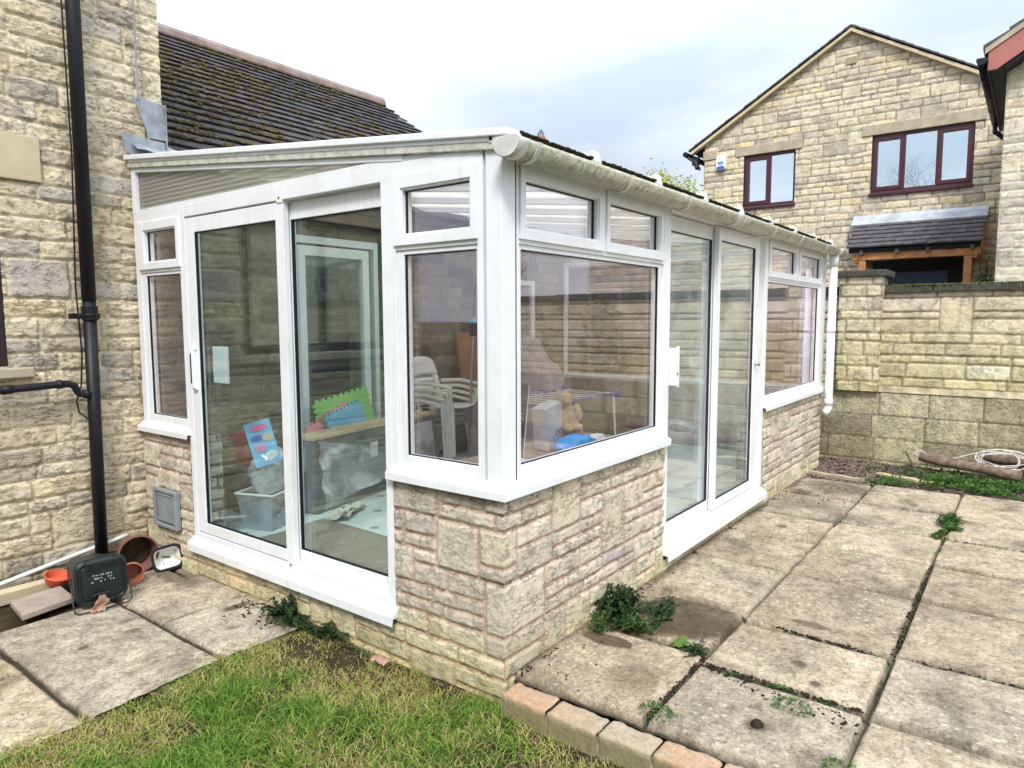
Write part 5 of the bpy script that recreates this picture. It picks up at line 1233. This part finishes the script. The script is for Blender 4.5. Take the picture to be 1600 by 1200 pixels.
    mb.tube([(5.50, -1.35, .36), (5.5, -1.2, .30), (5.52, -1.05, .235), (5.55, -.93, .27), (5.56, -.86, .31), (5.54, -.80, .29), (5.53, -.86, .245), (5.54, -1.0, .25), (5.52, -1.06, .22)], .0035, 5)
    tag(mb.build('cable', M['white_plastic']), 'tangled loop of thin white cable lying over the logs', 'cable')
bed()

# ------------------------------------------------------------ bits by the downpipe
def loc_m(p, rx=0, ry=0, rz=0): return Matrix.Translation(p) @ Euler((rx, ry, rz)).to_matrix().to_4x4()
def outside():
    mb = MB(); x, y = np.meshgrid(lin(-2.4, -.0, .02), lin(2.44, 3.09, .02)); z = -.022+fbm(x*6, y*6, 4, 9)*.012
    idx = np.arange(x.size).reshape(x.shape); F = np.stack([idx[:-1, :-1], idx[:-1, 1:], idx[1:, 1:], idx[1:, :-1]], -1).reshape(-1, 4)
    tag(link('bare_soil', np_mesh('bare_soil', np.stack([x, y, z], -1).reshape(-1, 3), F), M['soil']), kind='structure')
    # caddy lying on its back, lid to the camera
    T = thing('food_caddy', 'dark green plastic food caddy tipped on its back with worn white print', 'caddy', (-.575, 2.40, 0), R(-8))
    def rr(w, h, r, n=6):
        o = []
        for cx, cy, a0 in ((w/2-r, h/2-r, 0), (-w/2+r, h/2-r, 90), (-w/2+r, -h/2+r, 180), (w/2-r, -h/2+r, 270)):
            o += [(cx+r*math.cos(R(a0+90*i/n)), cy+r*math.sin(R(a0+90*i/n))) for i in range(n+1)]
        return o
    def loft(secs, cap=True):
        mb = MB(); n = len(secs[0]); mb.add([p for s in secs for p in s], [(i*n+k, i*n+(k+1) % n, (i+1)*n+(k+1) % n, (i+1)*n+k) for i in range(len(secs)-1) for k in range(n)]+([tuple(range(n)), tuple(range((len(secs)-1)*n, len(secs)*n))] if cap else [])); return mb
    zc = .155
    sec = lambda w, h, r, y, dz=0: [(a, y, zc+dz+b) for a, b in rr(w, h, r)]
    b = loft([sec(.245, .235, .05, .02), sec(.24, .23, .05, .06), sec(.19, .18, .04, .33, -.03), sec(.17, .16, .03, .335, -.03)]).build('bucket', M['dark_green'], T, bevel=.003, smooth=False)
    l = loft([sec(.262, .252, .055, .025), sec(.268, .258, .057, .015), sec(.262, .252, .055, -.004), sec(.235, .225, .05, -.014), sec(.228, .218, .045, -.008), sec(.205, .195, .04, -.008), sec(.198, .188, .04, -.017)]).build('lid', M['dark_green'], T, bevel=.002)
    mb = MB(); mb.tube([(-.08, -.02, zc+.105), (-.08, -.04, zc+.118), (.08, -.04, zc+.118), (.08, -.02, zc+.105)], .009, 8); mb.box(-.085, -.06, -.035, .01, zc+.085, zc+.125); mb.box(.06, .085, -.035, .01, zc+.085, zc+.125); mb.build('lid_handle', M['dark_green'], l, bevel=.003)
    mb = MB(); mb.tube([(-.05, -.018, zc-.075), (-.03, -.028, zc-.065), (.03, -.028, zc-.065), (.05, -.018, zc-.075)], .005, 6); mb.tube([(-.075, -.014, zc+.078), (-.04, -.022, zc+.084), (.04, -.022, zc+.084), (.075, -.014, zc+.078)], .004, 6); mb.build('rib', M['dark_green'], l)
    mb = MB(); mb.tube([(-.135, .05, zc+.03), (-.14, .02, .06), (-.142, -.03, .014), (-.125, -.05, .010), (.0, -.056, .010), (.115, -.052, .012), (.142, -.03, .02), (.145, .0, .07), (.135, .05, zc+.02)], .0045, 8); mb.build('carrying_handle', M['dark_green'], T, smooth=True)
    mb = MB(); rng = random.Random(5)
    for row, (z, x0, x1) in enumerate(((zc+.034, -.045, .050), (zc+.016, -.045, .052), (zc-.002, -.055, .062))):
        x = x0
        while x < x1:
            w = rng.uniform(.003, .006)
            if rng.random() < (.85, .8, .45)[row]: h = rng.uniform(.006, .009); mb.box(x, x+w*.35, -.0178, -.0171, z, z+h); mb.box(x, x+w, -.0178, -.0171, z+(0 if rng.random() < .5 else h*.75), z+(.0022 if rng.random() < .5 else h))
            x += w+.0022+(.004 if rng.random() < .15 else 0)
    mb.build('print', M['print'], l)
    # dry leaf leaning on the caddy
    mb = MB(); mb.sheet(lambda u, v: (-.665+.07*u+.02*v, 2.335-.02*u+.01*math.sin(v*6), .012+.09*v*(.4+.6*math.sin(u*math.pi*.9))+.006*math.sin(u*20)), 8, 8)
    tag(mb.build('dry_leaf', simple('dry_leaf', (.34, .21, .14), .9, var=.4)), 'curled dry brown leaf leaning on the green caddy', 'leaf')
    def pot(name, label, p, d, r0, r1, L, mat, inner=None):
        T = thing(name, label, 'plant pot', p); d = Vector(d).normalized(); Mx = d.to_track_quat('Z', 'Y').to_matrix().to_4x4()
        mb = MB(); mb.lathe([(0.001, -L), (r1, -L), (r0*.97, -.03), (r0*1.06, -.03), (r0*1.06, 0), (r0*.97, 0), (r0*.95, -.03), (r1*.93, -L+.006), (0.001, -L+.006)], 32, Mx); mb.build('pot', mat, T, smooth=False, bevel=.0015)
        if inner: m = MB(); m.lathe([(0.001, -L*.55), (r1*.99, -L*.55), (r1*.95, -L*.62)], 24, Mx); m.build('compost', inner, T)
    pot('plant_pot', 'big brown plastic plant pot lying on its side in the corner', (-.205, 2.765, .125), (-.25, -1, .08), .112, .085, .20, M['brown_pot'], M['soil'])
    pot('plant_pot', 'small terracotta coloured pot on its side between caddy and white tub', (-.325, 2.60, .068), (-.45, -1, .10), .064, .045, .11, M['terracotta'])
    T = thing('planter_tub', 'square tub with black rim and white inside lying on its side', 'tub', (-.075, 2.665, .085), 0)
    Mx = Vector((-.42, -1, .22)).to_track_quat('Z', 'Y').to_matrix().to_4x4() @ Matrix.Rotation(R(8), 4, 'Z')
    q = lambda w, h, r, z: [tuple(Mx @ Vector((a, b, z))) for a, b in rr(w, h, r)]
    loft([q(.13, .10, .03, -.10), q(.17, .145, .04, -.01), q(.185, .16, .045, -.01), q(.185, .16, .045, .0), q(.155, .130, .035, .0), q(.15, .125, .035, -.006)], False).build('tub', M['black_plastic'], T, bevel=.002)
    loft([q(.152, .128, .035, -.006), q(.148, .122, .035, -.02), q(.10, .08, .02, -.085), q(.001, .001, .0003, -.086)], False).build('liner', M['white_plastic'], T)
    m = MB(); m.box(-.03, .02, -.005, .003, -.084, -.078, M=Mx @ Matrix.Rotation(R(-15), 4, 'Z')); m.box(-.03, -.02, -.04, -.034, -.07, -.066, M=Mx); m.build('debris', M['bark'], T)
    m = MB(); m.lathe([(.001, .012), (.055, .012), (.070, .05), (.074, .05), (.078, .046), (.060, .0), (.001, .0)][::-1], 28, loc_m((-.625, 2.885, .045), R(12), R(8))); tag(m.build('dish', M['red_dish'], smooth=False), 'orange red plastic dish upturned beside the caddy', 'dish')
    def slabp(name, label, pts, z0, z1, mat):
        mb = MB(); mb.prism(pts, (z0, z1)); o = mb.build(name, mat, bevel=.004)
        m = o.modifiers.new('s', 'SUBSURF'); m.subdivision_type = 'SIMPLE'; m.levels = 3; m.render_levels = 3
        tag(o, label, 'slab')
    slabp('paving_slab', 'loose pinkish grey slab lying beside the caddy', [(-.93, 2.50), (-.66, 2.55), (-.64, 2.80), (-.90, 2.78)], .018, .05, simple('pink_slab', (.36, .29, .25), .9, var=.25, scale=10, bump=.6))
    slabp('paving_slab', 'narrow pale strip of stone along the foot of the house wall', [(-2.2, 2.86), (-.60, 2.90), (-.60, 2.98), (-2.2, 2.97)], -.01, .06, M['lintel_pale'])
    mb = MB(); mb.tube([(-2.5, 3.02, -.1), (-1.2, 3.03, .02), (-.87, 3.03, .075), (-.5, 3.03, .135), (-.20, 3.03, .180), (-.15, 3.03, .188)], .013, 12); tag(mb.build('water_pipe', M['white_plastic'], smooth=True), 'thin white plastic pipe along the foot of the house wall', 'pipe')
    mb = MB(); mb.sheet(lambda u, v: (-.125+.05*u, .60+.09*v, .022+.012*math.sin(u*3)+.012*math.sin(v*3)+.004*math.sin(v*14)), 6, 8)
    tag(mb.build('dry_leaf', simple('dead_leaf', (.36, .2, .15), .9, var=.4)), 'dead brown leaf lying on the lawn near the stone plinth', 'leaf')
    rng = random.Random(6); mb = MB()
    mb.lathe([(.001, .018), (.014, .017), (.022, .008), (.024, .0)], 12, loc_m((.30, -.95, .102))); 
    tag(mb.build('moss_clump', M['dark_moss']), 'dark lump of moss on the nearest patio slab', 'moss')
outside()

# ------------------------------------------------------------ things stored inside
def inside():
    f = .2
    fabric = simple('grey_divan_fabric', (.10, .105, .12), .95, var=.3, scale=60, bump=.4)
    def plastic():
        g = G('clear_wrap'); tr = g.n('BsdfTransparent'); gl = g.n('BsdfGlossy'); gl.inputs['Roughness'].default_value = .12
        df = g.n('BsdfDiffuse'); g.put(df.inputs[0], (.75, .78, .8)); n = g.noise(3.2, 5, .6, dist=.8)
        g.put(gl.inputs['Normal'], g.bump(n, 1., .03)); a = g.n('MixShader', i_0=.35); g.put(a.inputs[1], df); g.put(a.inputs[2], gl)
        b = g.n('MixShader'); g.put(b.inputs[0], g.ramp(n, [(.34, .14), (.50, .38), (.62, .80)])); g.put(b.inputs[1], tr); g.put(b.inputs[2], a); g.put(g.out.inputs[0], b); return g.m
    wrap = plastic()
    T = thing('bed_base', 'grey fabric bed base on its edge with a wooden top rail and torn clear wrap', 'bed base', (.85, 2.36, f), R(10))
    mb = MB(); mb.box(0, 1.55, 0, .20, 0.0, .54); mb.build('base', fabric, T, bevel=.02)
    mb = MB(); mb.box(-.01, 1.56, -.004, .205, .54, .565); mb.build('rail', simple('pale_wood', (.50, .38, .24), .7), T, bevel=.004)
    mb = MB(); mb.box(.62, .71, -.006, -.001, .31, .43); mb.build('paper_tag', simple('paper', (.62, .60, .54), .9), T)
    mb = MB(); rng = random.Random(3)
    def wr(u, v):      # fan of plastic falling from the near top corner
        x = .02+u*1.35*v; z = .54-(.12*u+.0)*v*1.0-v*(1-u)*.50-.30*u*v*.6; return (x, -.02-.05*v*(1+.5*math.sin(u*19))-.015*math.sin(v*17+u*5), max(.005, z))
    mb.sheet(wr, 26, 16)
    mb.sheet(lambda u, v: (.0-.20*v*(1-u)-.03, .02+.2*u-.05*v+.012*math.sin(v*15+u*7), .54*(1-v)+.01), 12, 14)
    mb.sheet(lambda u, v: (1.0+.5*u, -.012-.012*math.sin(u*23+v*5)-.03*v, .5-.5*v), 20, 12); mb.build('wrap', wrap, T, smooth=True)
    # foam jigsaw mats
    def matm(name, label, col, c, rz, w, h, lean, rot):
        n = 7; pts = []
        def edge(p, q, ph):
            p = Vector(p); q = Vector(q); d = (q-p); L = d.length; d.normalize(); nn = Vector((d.y, -d.x)); o = []
            k = 9
            for i in range(k):
                a = L*(i+.28)/k; b = L*(i+.72)/k; o += [p+d*a, p+d*(a-.006)+nn*.018, p+d*(b+.006)+nn*.018, p+d*b]
            return [tuple(x) for x in o]
        cs = [(-w/2, 0), (w/2, 0), (w/2, h), (-w/2, h)]
        for i in range(4): pts.append(cs[i]); pts += edge(cs[i], cs[(i+1) % 4], 0)
        T = Matrix.Translation(c) @ Matrix.Rotation(rz, 4, 'Z') @ Matrix.Rotation(lean, 4, 'X') @ Matrix.Rotation(rot, 4, 'Y')
        mb = MB(); mb.prism(pts, (0, .012), F=lambda a, b, y: tuple(T @ Vector((a, y, b)))); tag(mb.build(name, simple(name+'_'+label.split()[0], col, .8, var=.06)), label, 'foam mat', 'foam jigsaw mats')
    matm('foam_mat', 'green foam jigsaw mat, largest and rearmost of three', (.22, .55, .14), (1.63, 2.86, .56), R(6), .62, .42, R(-12), R(-7))
    matm('foam_mat', 'blue foam jigsaw mat leaning in front of the green one', (.12, .42, .68), (1.62, 2.80, .50), R(6), .42, .38, R(-12), R(-14))
    matm('foam_mat', 'pink foam jigsaw mat mostly hidden behind the blue one', (.78, .25, .28), (1.48, 2.83, .53), R(6), .50, .32, R(-12), R(-20))
    # stacked white chairs
    def chair():
        T = thing('garden_chair', 'white plastic garden chair, lowest of the stack', 'chair', (2.62, 2.80, f), R(8), group='stacked white garden chairs'); W = M['white_plastic']
        mb = MB(); mb.sheet(lambda u, v: (-.21+.42*u, -.2+.4*v, .42+.02*(2*u-1)**2-.02*v), 8, 8); mb.build('seat', W, T, solid=.006, smooth=True)
        mb = MB()
        bk = lambda u, v: (-.21*(1-.12*v**3)*(1-2*u), .19+.10*v+.05*(1-(2*u-1)**2), .42+.46*v-.05*v*v*v*(2*u-1)**4)
        mb.sheet(lambda u, v: bk(u, .62+.38*v), 12, 6); mb.sheet(lambda u, v: bk(.0+.12*u, v*.62), 2, 6); mb.sheet(lambda u, v: bk(.88+.12*u, v*.62), 2, 6); mb.sheet(lambda u, v: bk(.12+.76*u, .30+.10*v), 8, 2); mb.sheet(lambda u, v: bk(.12+.76*u, .46+.10*v), 8, 2); mb.build('backrest', W, T, solid=.006, smooth=True)
        for sx in (-1, 1):
            for sy in (-1, 1):
                mb = MB(); mb.tube([(sx*.19, sy*.18, .42), (sx*.235, sy*.23, 0)], [.022, .016], 8); mb.build('leg', W, T)
            mb = MB(); mb.tube([(sx*.22, .22, .64), (sx*.25, .0, .65), (sx*.245, -.2, .62), (sx*.215, -.19, .42)], .018, 8); mb.build('arm', W, T)
        return T
    c0 = chair()
    for i, lb in enumerate(('white plastic garden chair, second from the bottom of the stack', 'white plastic garden chair, third up in the stack', 'white plastic garden chair on top of the stack')):
        c = copy_tree(c0, None, (2.62, 2.80-.035*(i+1), f+.055*(i+1)), R(8)); c['label'] = lb
    # plank, pole
    mb = MB(); mb.box(0, .28, 0, .03, 0, 1.27, M=loc_m((3.16, 2.86, f), R(-7), R(-2), 0)); tag(mb.build('wood_plank', simple('varnished_wood', (.27, .10, .04), .4, var=.35, scale=5), bevel=.003), 'orange brown varnished board leaning against the inner wall', 'board')
    T = thing('metal_pole', 'thin silver pole leaning beside the orange brown board', 'pole', (2.74, 2.55, f)); st = simple('bright_metal', (.55, .55, .56), .3, .9)
    mb = MB(); mb.tube([(0, 0, 0), (.16, .05, 1.42)], .011, 10); mb.build('shaft', st, T); mb = MB(); mb.tube([(.16, .05, 1.42), (.12, .0, 1.62), (.10, -.02, 1.72)], .012, 8); mb.box(.11, .2, .0, .06, 1.24, 1.36); mb.build('clamp', M['black_plastic'], T)
    mb = MB(); mb.box(.13, .18, .03, .07, 1.36, 1.40); mb.build('clip', simple('cyan_clip', (.05, .4, .7), .5), T)
    # rug, paper, bin with packets
    mb = MB(); mb.sheet(lambda u, v: (.16+.62*u+.03*v, .70+1.5*v+.03*u, .206+.004*math.sin(u*9+v*7)), 14, 24); tag(mb.build('rug', simple('brown_rug', (.27, .22, .17), .95, var=.25, scale=60, bump=.6), solid=.008), 'brown rug lying just inside the sliding door', 'rug')
    rng = random.Random(12); mb = MB()
    for k in range(3):
        ph = rng.random()*6; mb.sheet(lambda u, v: (.80+k*.10+.16*u+.02*math.sin(v*7+ph), 2.08+.04*k+.12*v, .215+.05*abs(math.sin(u*5+ph))*abs(math.sin(v*4+ph*.5))), 7, 6)
    tag(mb.build('crumpled_paper', simple('cream_paper', (.55, .50, .42), .9)), 'crumpled cream paper on the tiles beside the rug', 'paper')
    T = thing('storage_bin', 'clear plastic bin stuffed with packets behind the door', 'bin', (.50, 2.42, f), R(20))
    g = glass_mat('cloudy_plastic', (.8, .85, .88), .08, .55)
    mb = MB()
    w0, w1, hh = .11, .14, .25
    mb.add([(-w0, -w0, 0), (w0, -w0, 0), (w0, w0, 0), (-w0, w0, 0), (-w1, -w1, hh), (w1, -w1, hh), (w1, w1, hh), (-w1, w1, hh)], [(0, 1, 2, 3), (0, 1, 5, 4), (1, 2, 6, 5), (2, 3, 7, 6), (3, 0, 4, 7)]); mb.build('bin', g, T, solid=.004)
    mb = MB(); ring(mb, lambda a, z, d: (a, d, z), (-.15, .15, .24, .26), (-.14, .14, .245, .255), -.15, .15) if False else mb.tube([(-.145, -.145, .25), (.145, -.145, .25), (.145, .145, .25), (-.145, .145, .25), (-.145, -.145, .25)], .008, 6); mb.build('rim', M['white_plastic'], T)
    def bag(name, label, c, r, mat, seed, cat):
        bv, bf = bm_ico(4); q = np.array(bv); n = fbm(q[:, 0]*2.5+seed, q[:, 2]*2.5+q[:, 1]*1.7, 4, seed)+.6*np.abs(fbm(q[:, 1]*5+seed, q[:, 2]*5-q[:, 0]*3, 3, seed+4))
        q = q*(1+.28*n[:, None])*np.array(r)+np.array(c); o = link(name, np_mesh(name, q, np.array(bf)), mat); return tag(o, label, cat)
    bag('plastic_bag', 'grey crinkled plastic bag bulging above the clear bin', (.52, 2.42, .58), (.12, .11, .16), wrap, 3, 'bag')
    mb = MB(); mb.box(-.085, .085, -.004, .004, 0, .30, M=loc_m((.47, 2.34, .64), R(-12), R(-12), R(-18)))
    pk = mb.build('toy_packet', simple('sky_blue_card', (.16, .45, .74), .5)); tag(pk, 'blue card packet with pink and white lettering above the bin', 'packet')
    Mx = loc_m((.47, 2.34, .64), R(-12), R(-12), R(-18))
    def disc(cx, cz, rx, rz, col, nm, y=-.006):
        mb = MB(); mb.prism([(cx+rx*math.cos(t*.5236), cz+rz*math.sin(t*.5236)) for t in range(12)], (y-.002, y+.001), F=lambda a, b, q: tuple(Mx @ Vector((a, q, b)))); mb.build('printed_patch', simple(nm, col, .5), pk)
    disc(0, .255, .055, .022, (.85, .14, .38), 'pink_print'); disc(-.03, .19, .04, .022, (.02, .12, .5), 'blue_print'); disc(.04, .18, .034, .026, (.65, .5, .35), 'tan_print'); disc(-.02, .12, .036, .024, (.85, .22, .45), 'pink_print2'); disc(.035, .06, .04, .03, (.7, .72, .74), 'grey_print')
    mb = MB(); mb.box(-.09, .09, -.07, .07, 0, .20, M=loc_m((.70, 2.93, .54), 0, 0, R(5))); mb.box(-.11, .11, -.09, .09, .2, .22, M=loc_m((.70, 2.93, .54), 0, 0, R(5))); tag(mb.build('red_box', simple('dull_red_plastic', (.30, .035, .025), .6), bevel=.01), 'dull red lidded box on a crate by the inner wall', 'box')
    mb = MB(); mb.box(.55, .9, 2.76, 3.04, f, .54); mb.box(.53, .92, 2.74, 3.05, .50, .539); tag(mb.build('crate', simple('dark_crate', (.04, .04, .045), .7), bevel=.006), 'dark plastic crate under the dull red box', 'crate')
    # table by the corner and what lies on it
    T = thing('side_table', 'tan topped table behind the corner window', 'table', (.45, .22, f)); tw = simple('tan_top', (.36, .27, .19), .6)
    mb = MB(); mb.box(0, 1.35, 0, .55, .61, .64); mb.build('table_top', tw, T, bevel=.004)
    for a, b in ((.04, .04), (1.28, .04), (.04, .48), (1.28, .48)): mb = MB(); mb.box(a, a+.04, b, b+.04, 0, .61); mb.build('leg', M['white_plastic'], T)
    bag('blue_packet', 'bright blue plastic packet with white end on the table', (1.13, .36, .895), (.17, .085, .055), simple('cyan_plastic', (.0, .33, .80), .25, var=.1), 7, 'packet')
    bag('white_wrapping', 'white scrunched wrapping beside the blue packet', (1.36, .36, .885), (.085, .05, .035), M['white_plastic'], 9, 'wrapping')
    bag('white_cloth', 'small white bundle at the near corner of the table', (.55, .33, .87), (.07, .05, .035), M['white_plastic'], 19, 'cloth')
    mb = MB(); mb.box(0, .20, 0, .10, 0, .25, M=loc_m((1.08, .50, .842), 0, R(-8), R(8))); bx = mb.build('white_carton', simple('pale_carton', (.60, .62, .64), .7), bevel=.004); tag(bx, 'pale grey carton with printed marks behind the blue packet', 'carton')
    Mx = loc_m((1.08, .50, .842), 0, R(-8), R(8)); mb = MB()
    for i in range(2): mb.tube([tuple(Mx @ Vector((.11+.045*i+.016*math.cos(t), -.002, .08+.018*math.sin(t)))) for t in np.linspace(0, 5.3, 12)], .003, 4)
    for i in range(5): mb.box(.10+.018*i, .108+.018*i, -.004, -.001, .03, .045, M=Mx)
    mb.build('print', simple('grey_ink', (.2, .2, .22), .8), bx)
    # cuddly toy: body, head, arms in one skin of overlapping lumps joined by remesh
    bv, bf = bm_ico(3); V = []; F = []
    for (c, r) in (((0, 0, .08), (.055, .05, .08)), ((-.01, -.01, .19), (.05, .045, .045)), ((-.045, 0, .225), (.018, .012, .018)), ((.03, 0, .23), (.018, .012, .018)), ((.05, -.03, .10), (.03, .03, .055)), ((-.05, -.03, .08), (.025, .03, .05)), ((.03, -.06, .02), (.03, .05, .025)), ((-.03, -.06, .02), (.03, .05, .025)), ((-.01, -.05, .18), (.022, .02, .018))):
        b = len(V); V += [tuple(c[i]+p[i]*r[i] for i in range(3)) for p in bv]; F += [tuple(i+b for i in f_) for f_ in bf]
    me = np_mesh('teddy_bear', V, F); o = link('teddy_bear', me, simple('beige_plush', (.55, .42, .26), .95, var=.2, scale=40, bump=.6)); o.location = (1.33, .52, .935); o.rotation_euler = (0, R(-8), R(-40)); rm = o.modifiers.new('remesh', 'REMESH'); rm.mode = 'VOXEL'; rm.voxel_size = .006; tag(o, 'beige cuddly teddy bear slumped behind the blue packet', 'teddy bear')
    bag('brown_bag', 'pale brown paper bag under the teddy bear', (1.36, .52, .89), (.08, .06, .06), simple('brown_paper', (.42, .30, .2), .9), 13, 'bag')
    # airer
    T = thing('clothes_airer', 'folding clothes airer with blue corners and white rails', 'clothes airer', (1.80, 1.0, f)); bl = simple('navy_blue_plastic', (.03, .04, .28), .4); wh = M['white_plastic']
    for y in (0, .5):
        mb = MB(); mb.tube([(0, y, .80), (1.0, y, .80)], .010, 8); mb.build('rail', bl, T)
    for i in range(9): mb = MB(); mb.tube([(.03+.117*i, 0, .80), (.03+.117*i, .5, .80)], .004, 6); mb.build('bar', wh, T)
    for y in (.02, .48):
        mb = MB(); mb.tube([(.02, y, .80), (-.08, y, 0)], .009, 8); mb.tube([(.98, y, .80), (1.06, y, 0)], .009, 8); mb.build('leg', wh, T)
        mb = MB(); mb.tube([(-.05, y, .30), (1.03, y, .30)], .006, 6); mb.build('stretcher', wh, T)
    for x in (0, 1.0):
        for y in (0, .5): mb = MB(); mb.box(x-.03, x+.03, y-.02, y+.02, .77, .83); mb.build('corner_block', bl, T, bevel=.008)
    # dark board leaning in corner
    mb = MB(); mb.box(0, .30, 0, .012, 0, .50, M=loc_m((.46, .44, .842), R(-4), R(16), R(4))); o = mb.build('dark_board', simple('dark_print', (.02, .02, .025), .4)); tag(o, 'dark leaning board with white lines and a magenta panel', 'board')
    Mx = loc_m((.46, .44, .842), R(-4), R(16), R(4)); mb = MB(); mb.box(.02, .20, -.003, -.001, .05, .24, M=Mx); mb.build('panel', simple('magenta_print', (.30, .02, .09), .5), o)
    mb = MB(); rng = random.Random(3)
    for (z, n) in ((.33, 3), (.28, 1), (.20, 2), (.08, 2)):
        for k in range(n):
            x = .07
            while x < .25: w = rng.uniform(.008, .03); mb.box(x, min(x+w, .26), -.006, -.004, z-.013*k, z-.013*k+.005, M=Mx); x += w+.006
    mb.tube([tuple(Mx @ Vector((.30, -.003, 0))), tuple(Mx @ Vector((.30, -.003, .50)))], .004, 6); mb.build('print', M['print'], o)
    # covered armchair
    def cov(u, v):
        a = u*2*math.pi; prof = [(.36, 0), (.36, .35), (.36, .62), (.32, .86), (.20, 1.0), (.0, 1.03)]; t = v*5; i = min(4, int(t)); k = t-i
        r = prof[i][0]*(1-k)+prof[i+1][0]*k; z = prof[i][1]*(1-k)+prof[i+1][1]*k; r *= 1+.10*math.sin(a*5+v*9)+.07*math.sin(a*11-v*14)+.04*math.sin(a*23+v*17)
        return (2.78+r*math.cos(a)*1.25, 1.95+r*math.sin(a)*.9, f+.0+z*1.12*(1+.10*math.sin(a*2+1)))
    mb = MB(); mb.sheet(cov, 64, 30); tag(mb.build('covered_armchair', simple('mauve_sheet', (.27, .22, .25), .9, var=.15), smooth=True), 'armchair hidden under a crumpled mauve dust sheet', 'armchair')
inside()

def chimney():
    T = thing('chimney', 'distant chimney stack whose terracotta pot wears a wire cowl', 'chimney', (20, 13.65, 0))
    mb = MB(); mb.box(-.3, .3, -.3, .3, -.1, 7.8); mb.build('stack', M['gable_stone'], T)
    mb = MB(); mb.lathe([(.17, 7.8), (.15, 8.34), (.18, 8.36), (.18, 8.44), (.12, 8.44), (.12, 8.3)], 20); mb.build('pot', M['terracotta'], T, smooth=False)
    mb = MB()
    for i in range(8): a = i*math.pi/4; mb.tube([(.14*math.cos(a), .14*math.sin(a), 8.44), (.11*math.cos(a), .11*math.sin(a), 8.58), (0, 0, 8.74)], .014, 4)
    mb.build('cowl', simple('cowl_wire', (.12, .12, .13), .6), T)
    mb = MB(); mb.prism([(-5, 3.4), (0, 5.0), (5, 3.4)], (-8, 8), F=lambda a, b, q: (a, q, b)); mb.box(-4.6, 4.6, -7.8, 7.8, 0, 3.4); h = mb.build('far_house', M['slate']); h.location = (24, 15.5, 0); tag(h, 'distant house beyond the conservatory roof', 'house')
chimney()

def sky_block_hedge():
    # unseen hedge added at the left so the panes mirror dark, not sky
    T = thing('sky_block_hedge', 'unseen tall dark hedge added to keep sky reflections off the glass', 'hedge', (-6.5, 0, 0)); rs = np.random.RandomState(2); n = 90000
    p = np.stack([rs.uniform(-.5, .5, n), rs.uniform(-6, 3.0, n), 4.3*rs.rand(n)**.8], -1)
    face = rs.rand(n); p[:, 0] = np.where(face < .6, .5-.1*rs.rand(n), p[:, 0]); p[:, 2] = np.where(face > .85, 4.25+.1*rs.rand(n), p[:, 2])
    d = rs.normal(size=(n, 3)); d /= np.linalg.norm(d, axis=1)[:, None]; e = np.cross(d, rs.normal(size=(n, 3))); e /= np.linalg.norm(e, axis=1)[:, None]; s_ = .06
    V = np.stack([p-e*.4*s_, p+d*s_*.5, p+e*.4*s_, p-d*s_*.5], 1).reshape(-1, 3); F = np.arange(4*n).reshape(-1, 4)
    link('foliage', np_mesh('foliage', V, F, {'rnd': np.repeat(rs.rand(n), 4)}, smooth=False), M['ivy'], T)
    mb = MB(); mb.box(-.35, .30, -5.9, 2.9, 0, 4.1); mb.build('stems', M['dark_moss'], T)  # solid filler block inside the added hedge
sky_block_hedge()
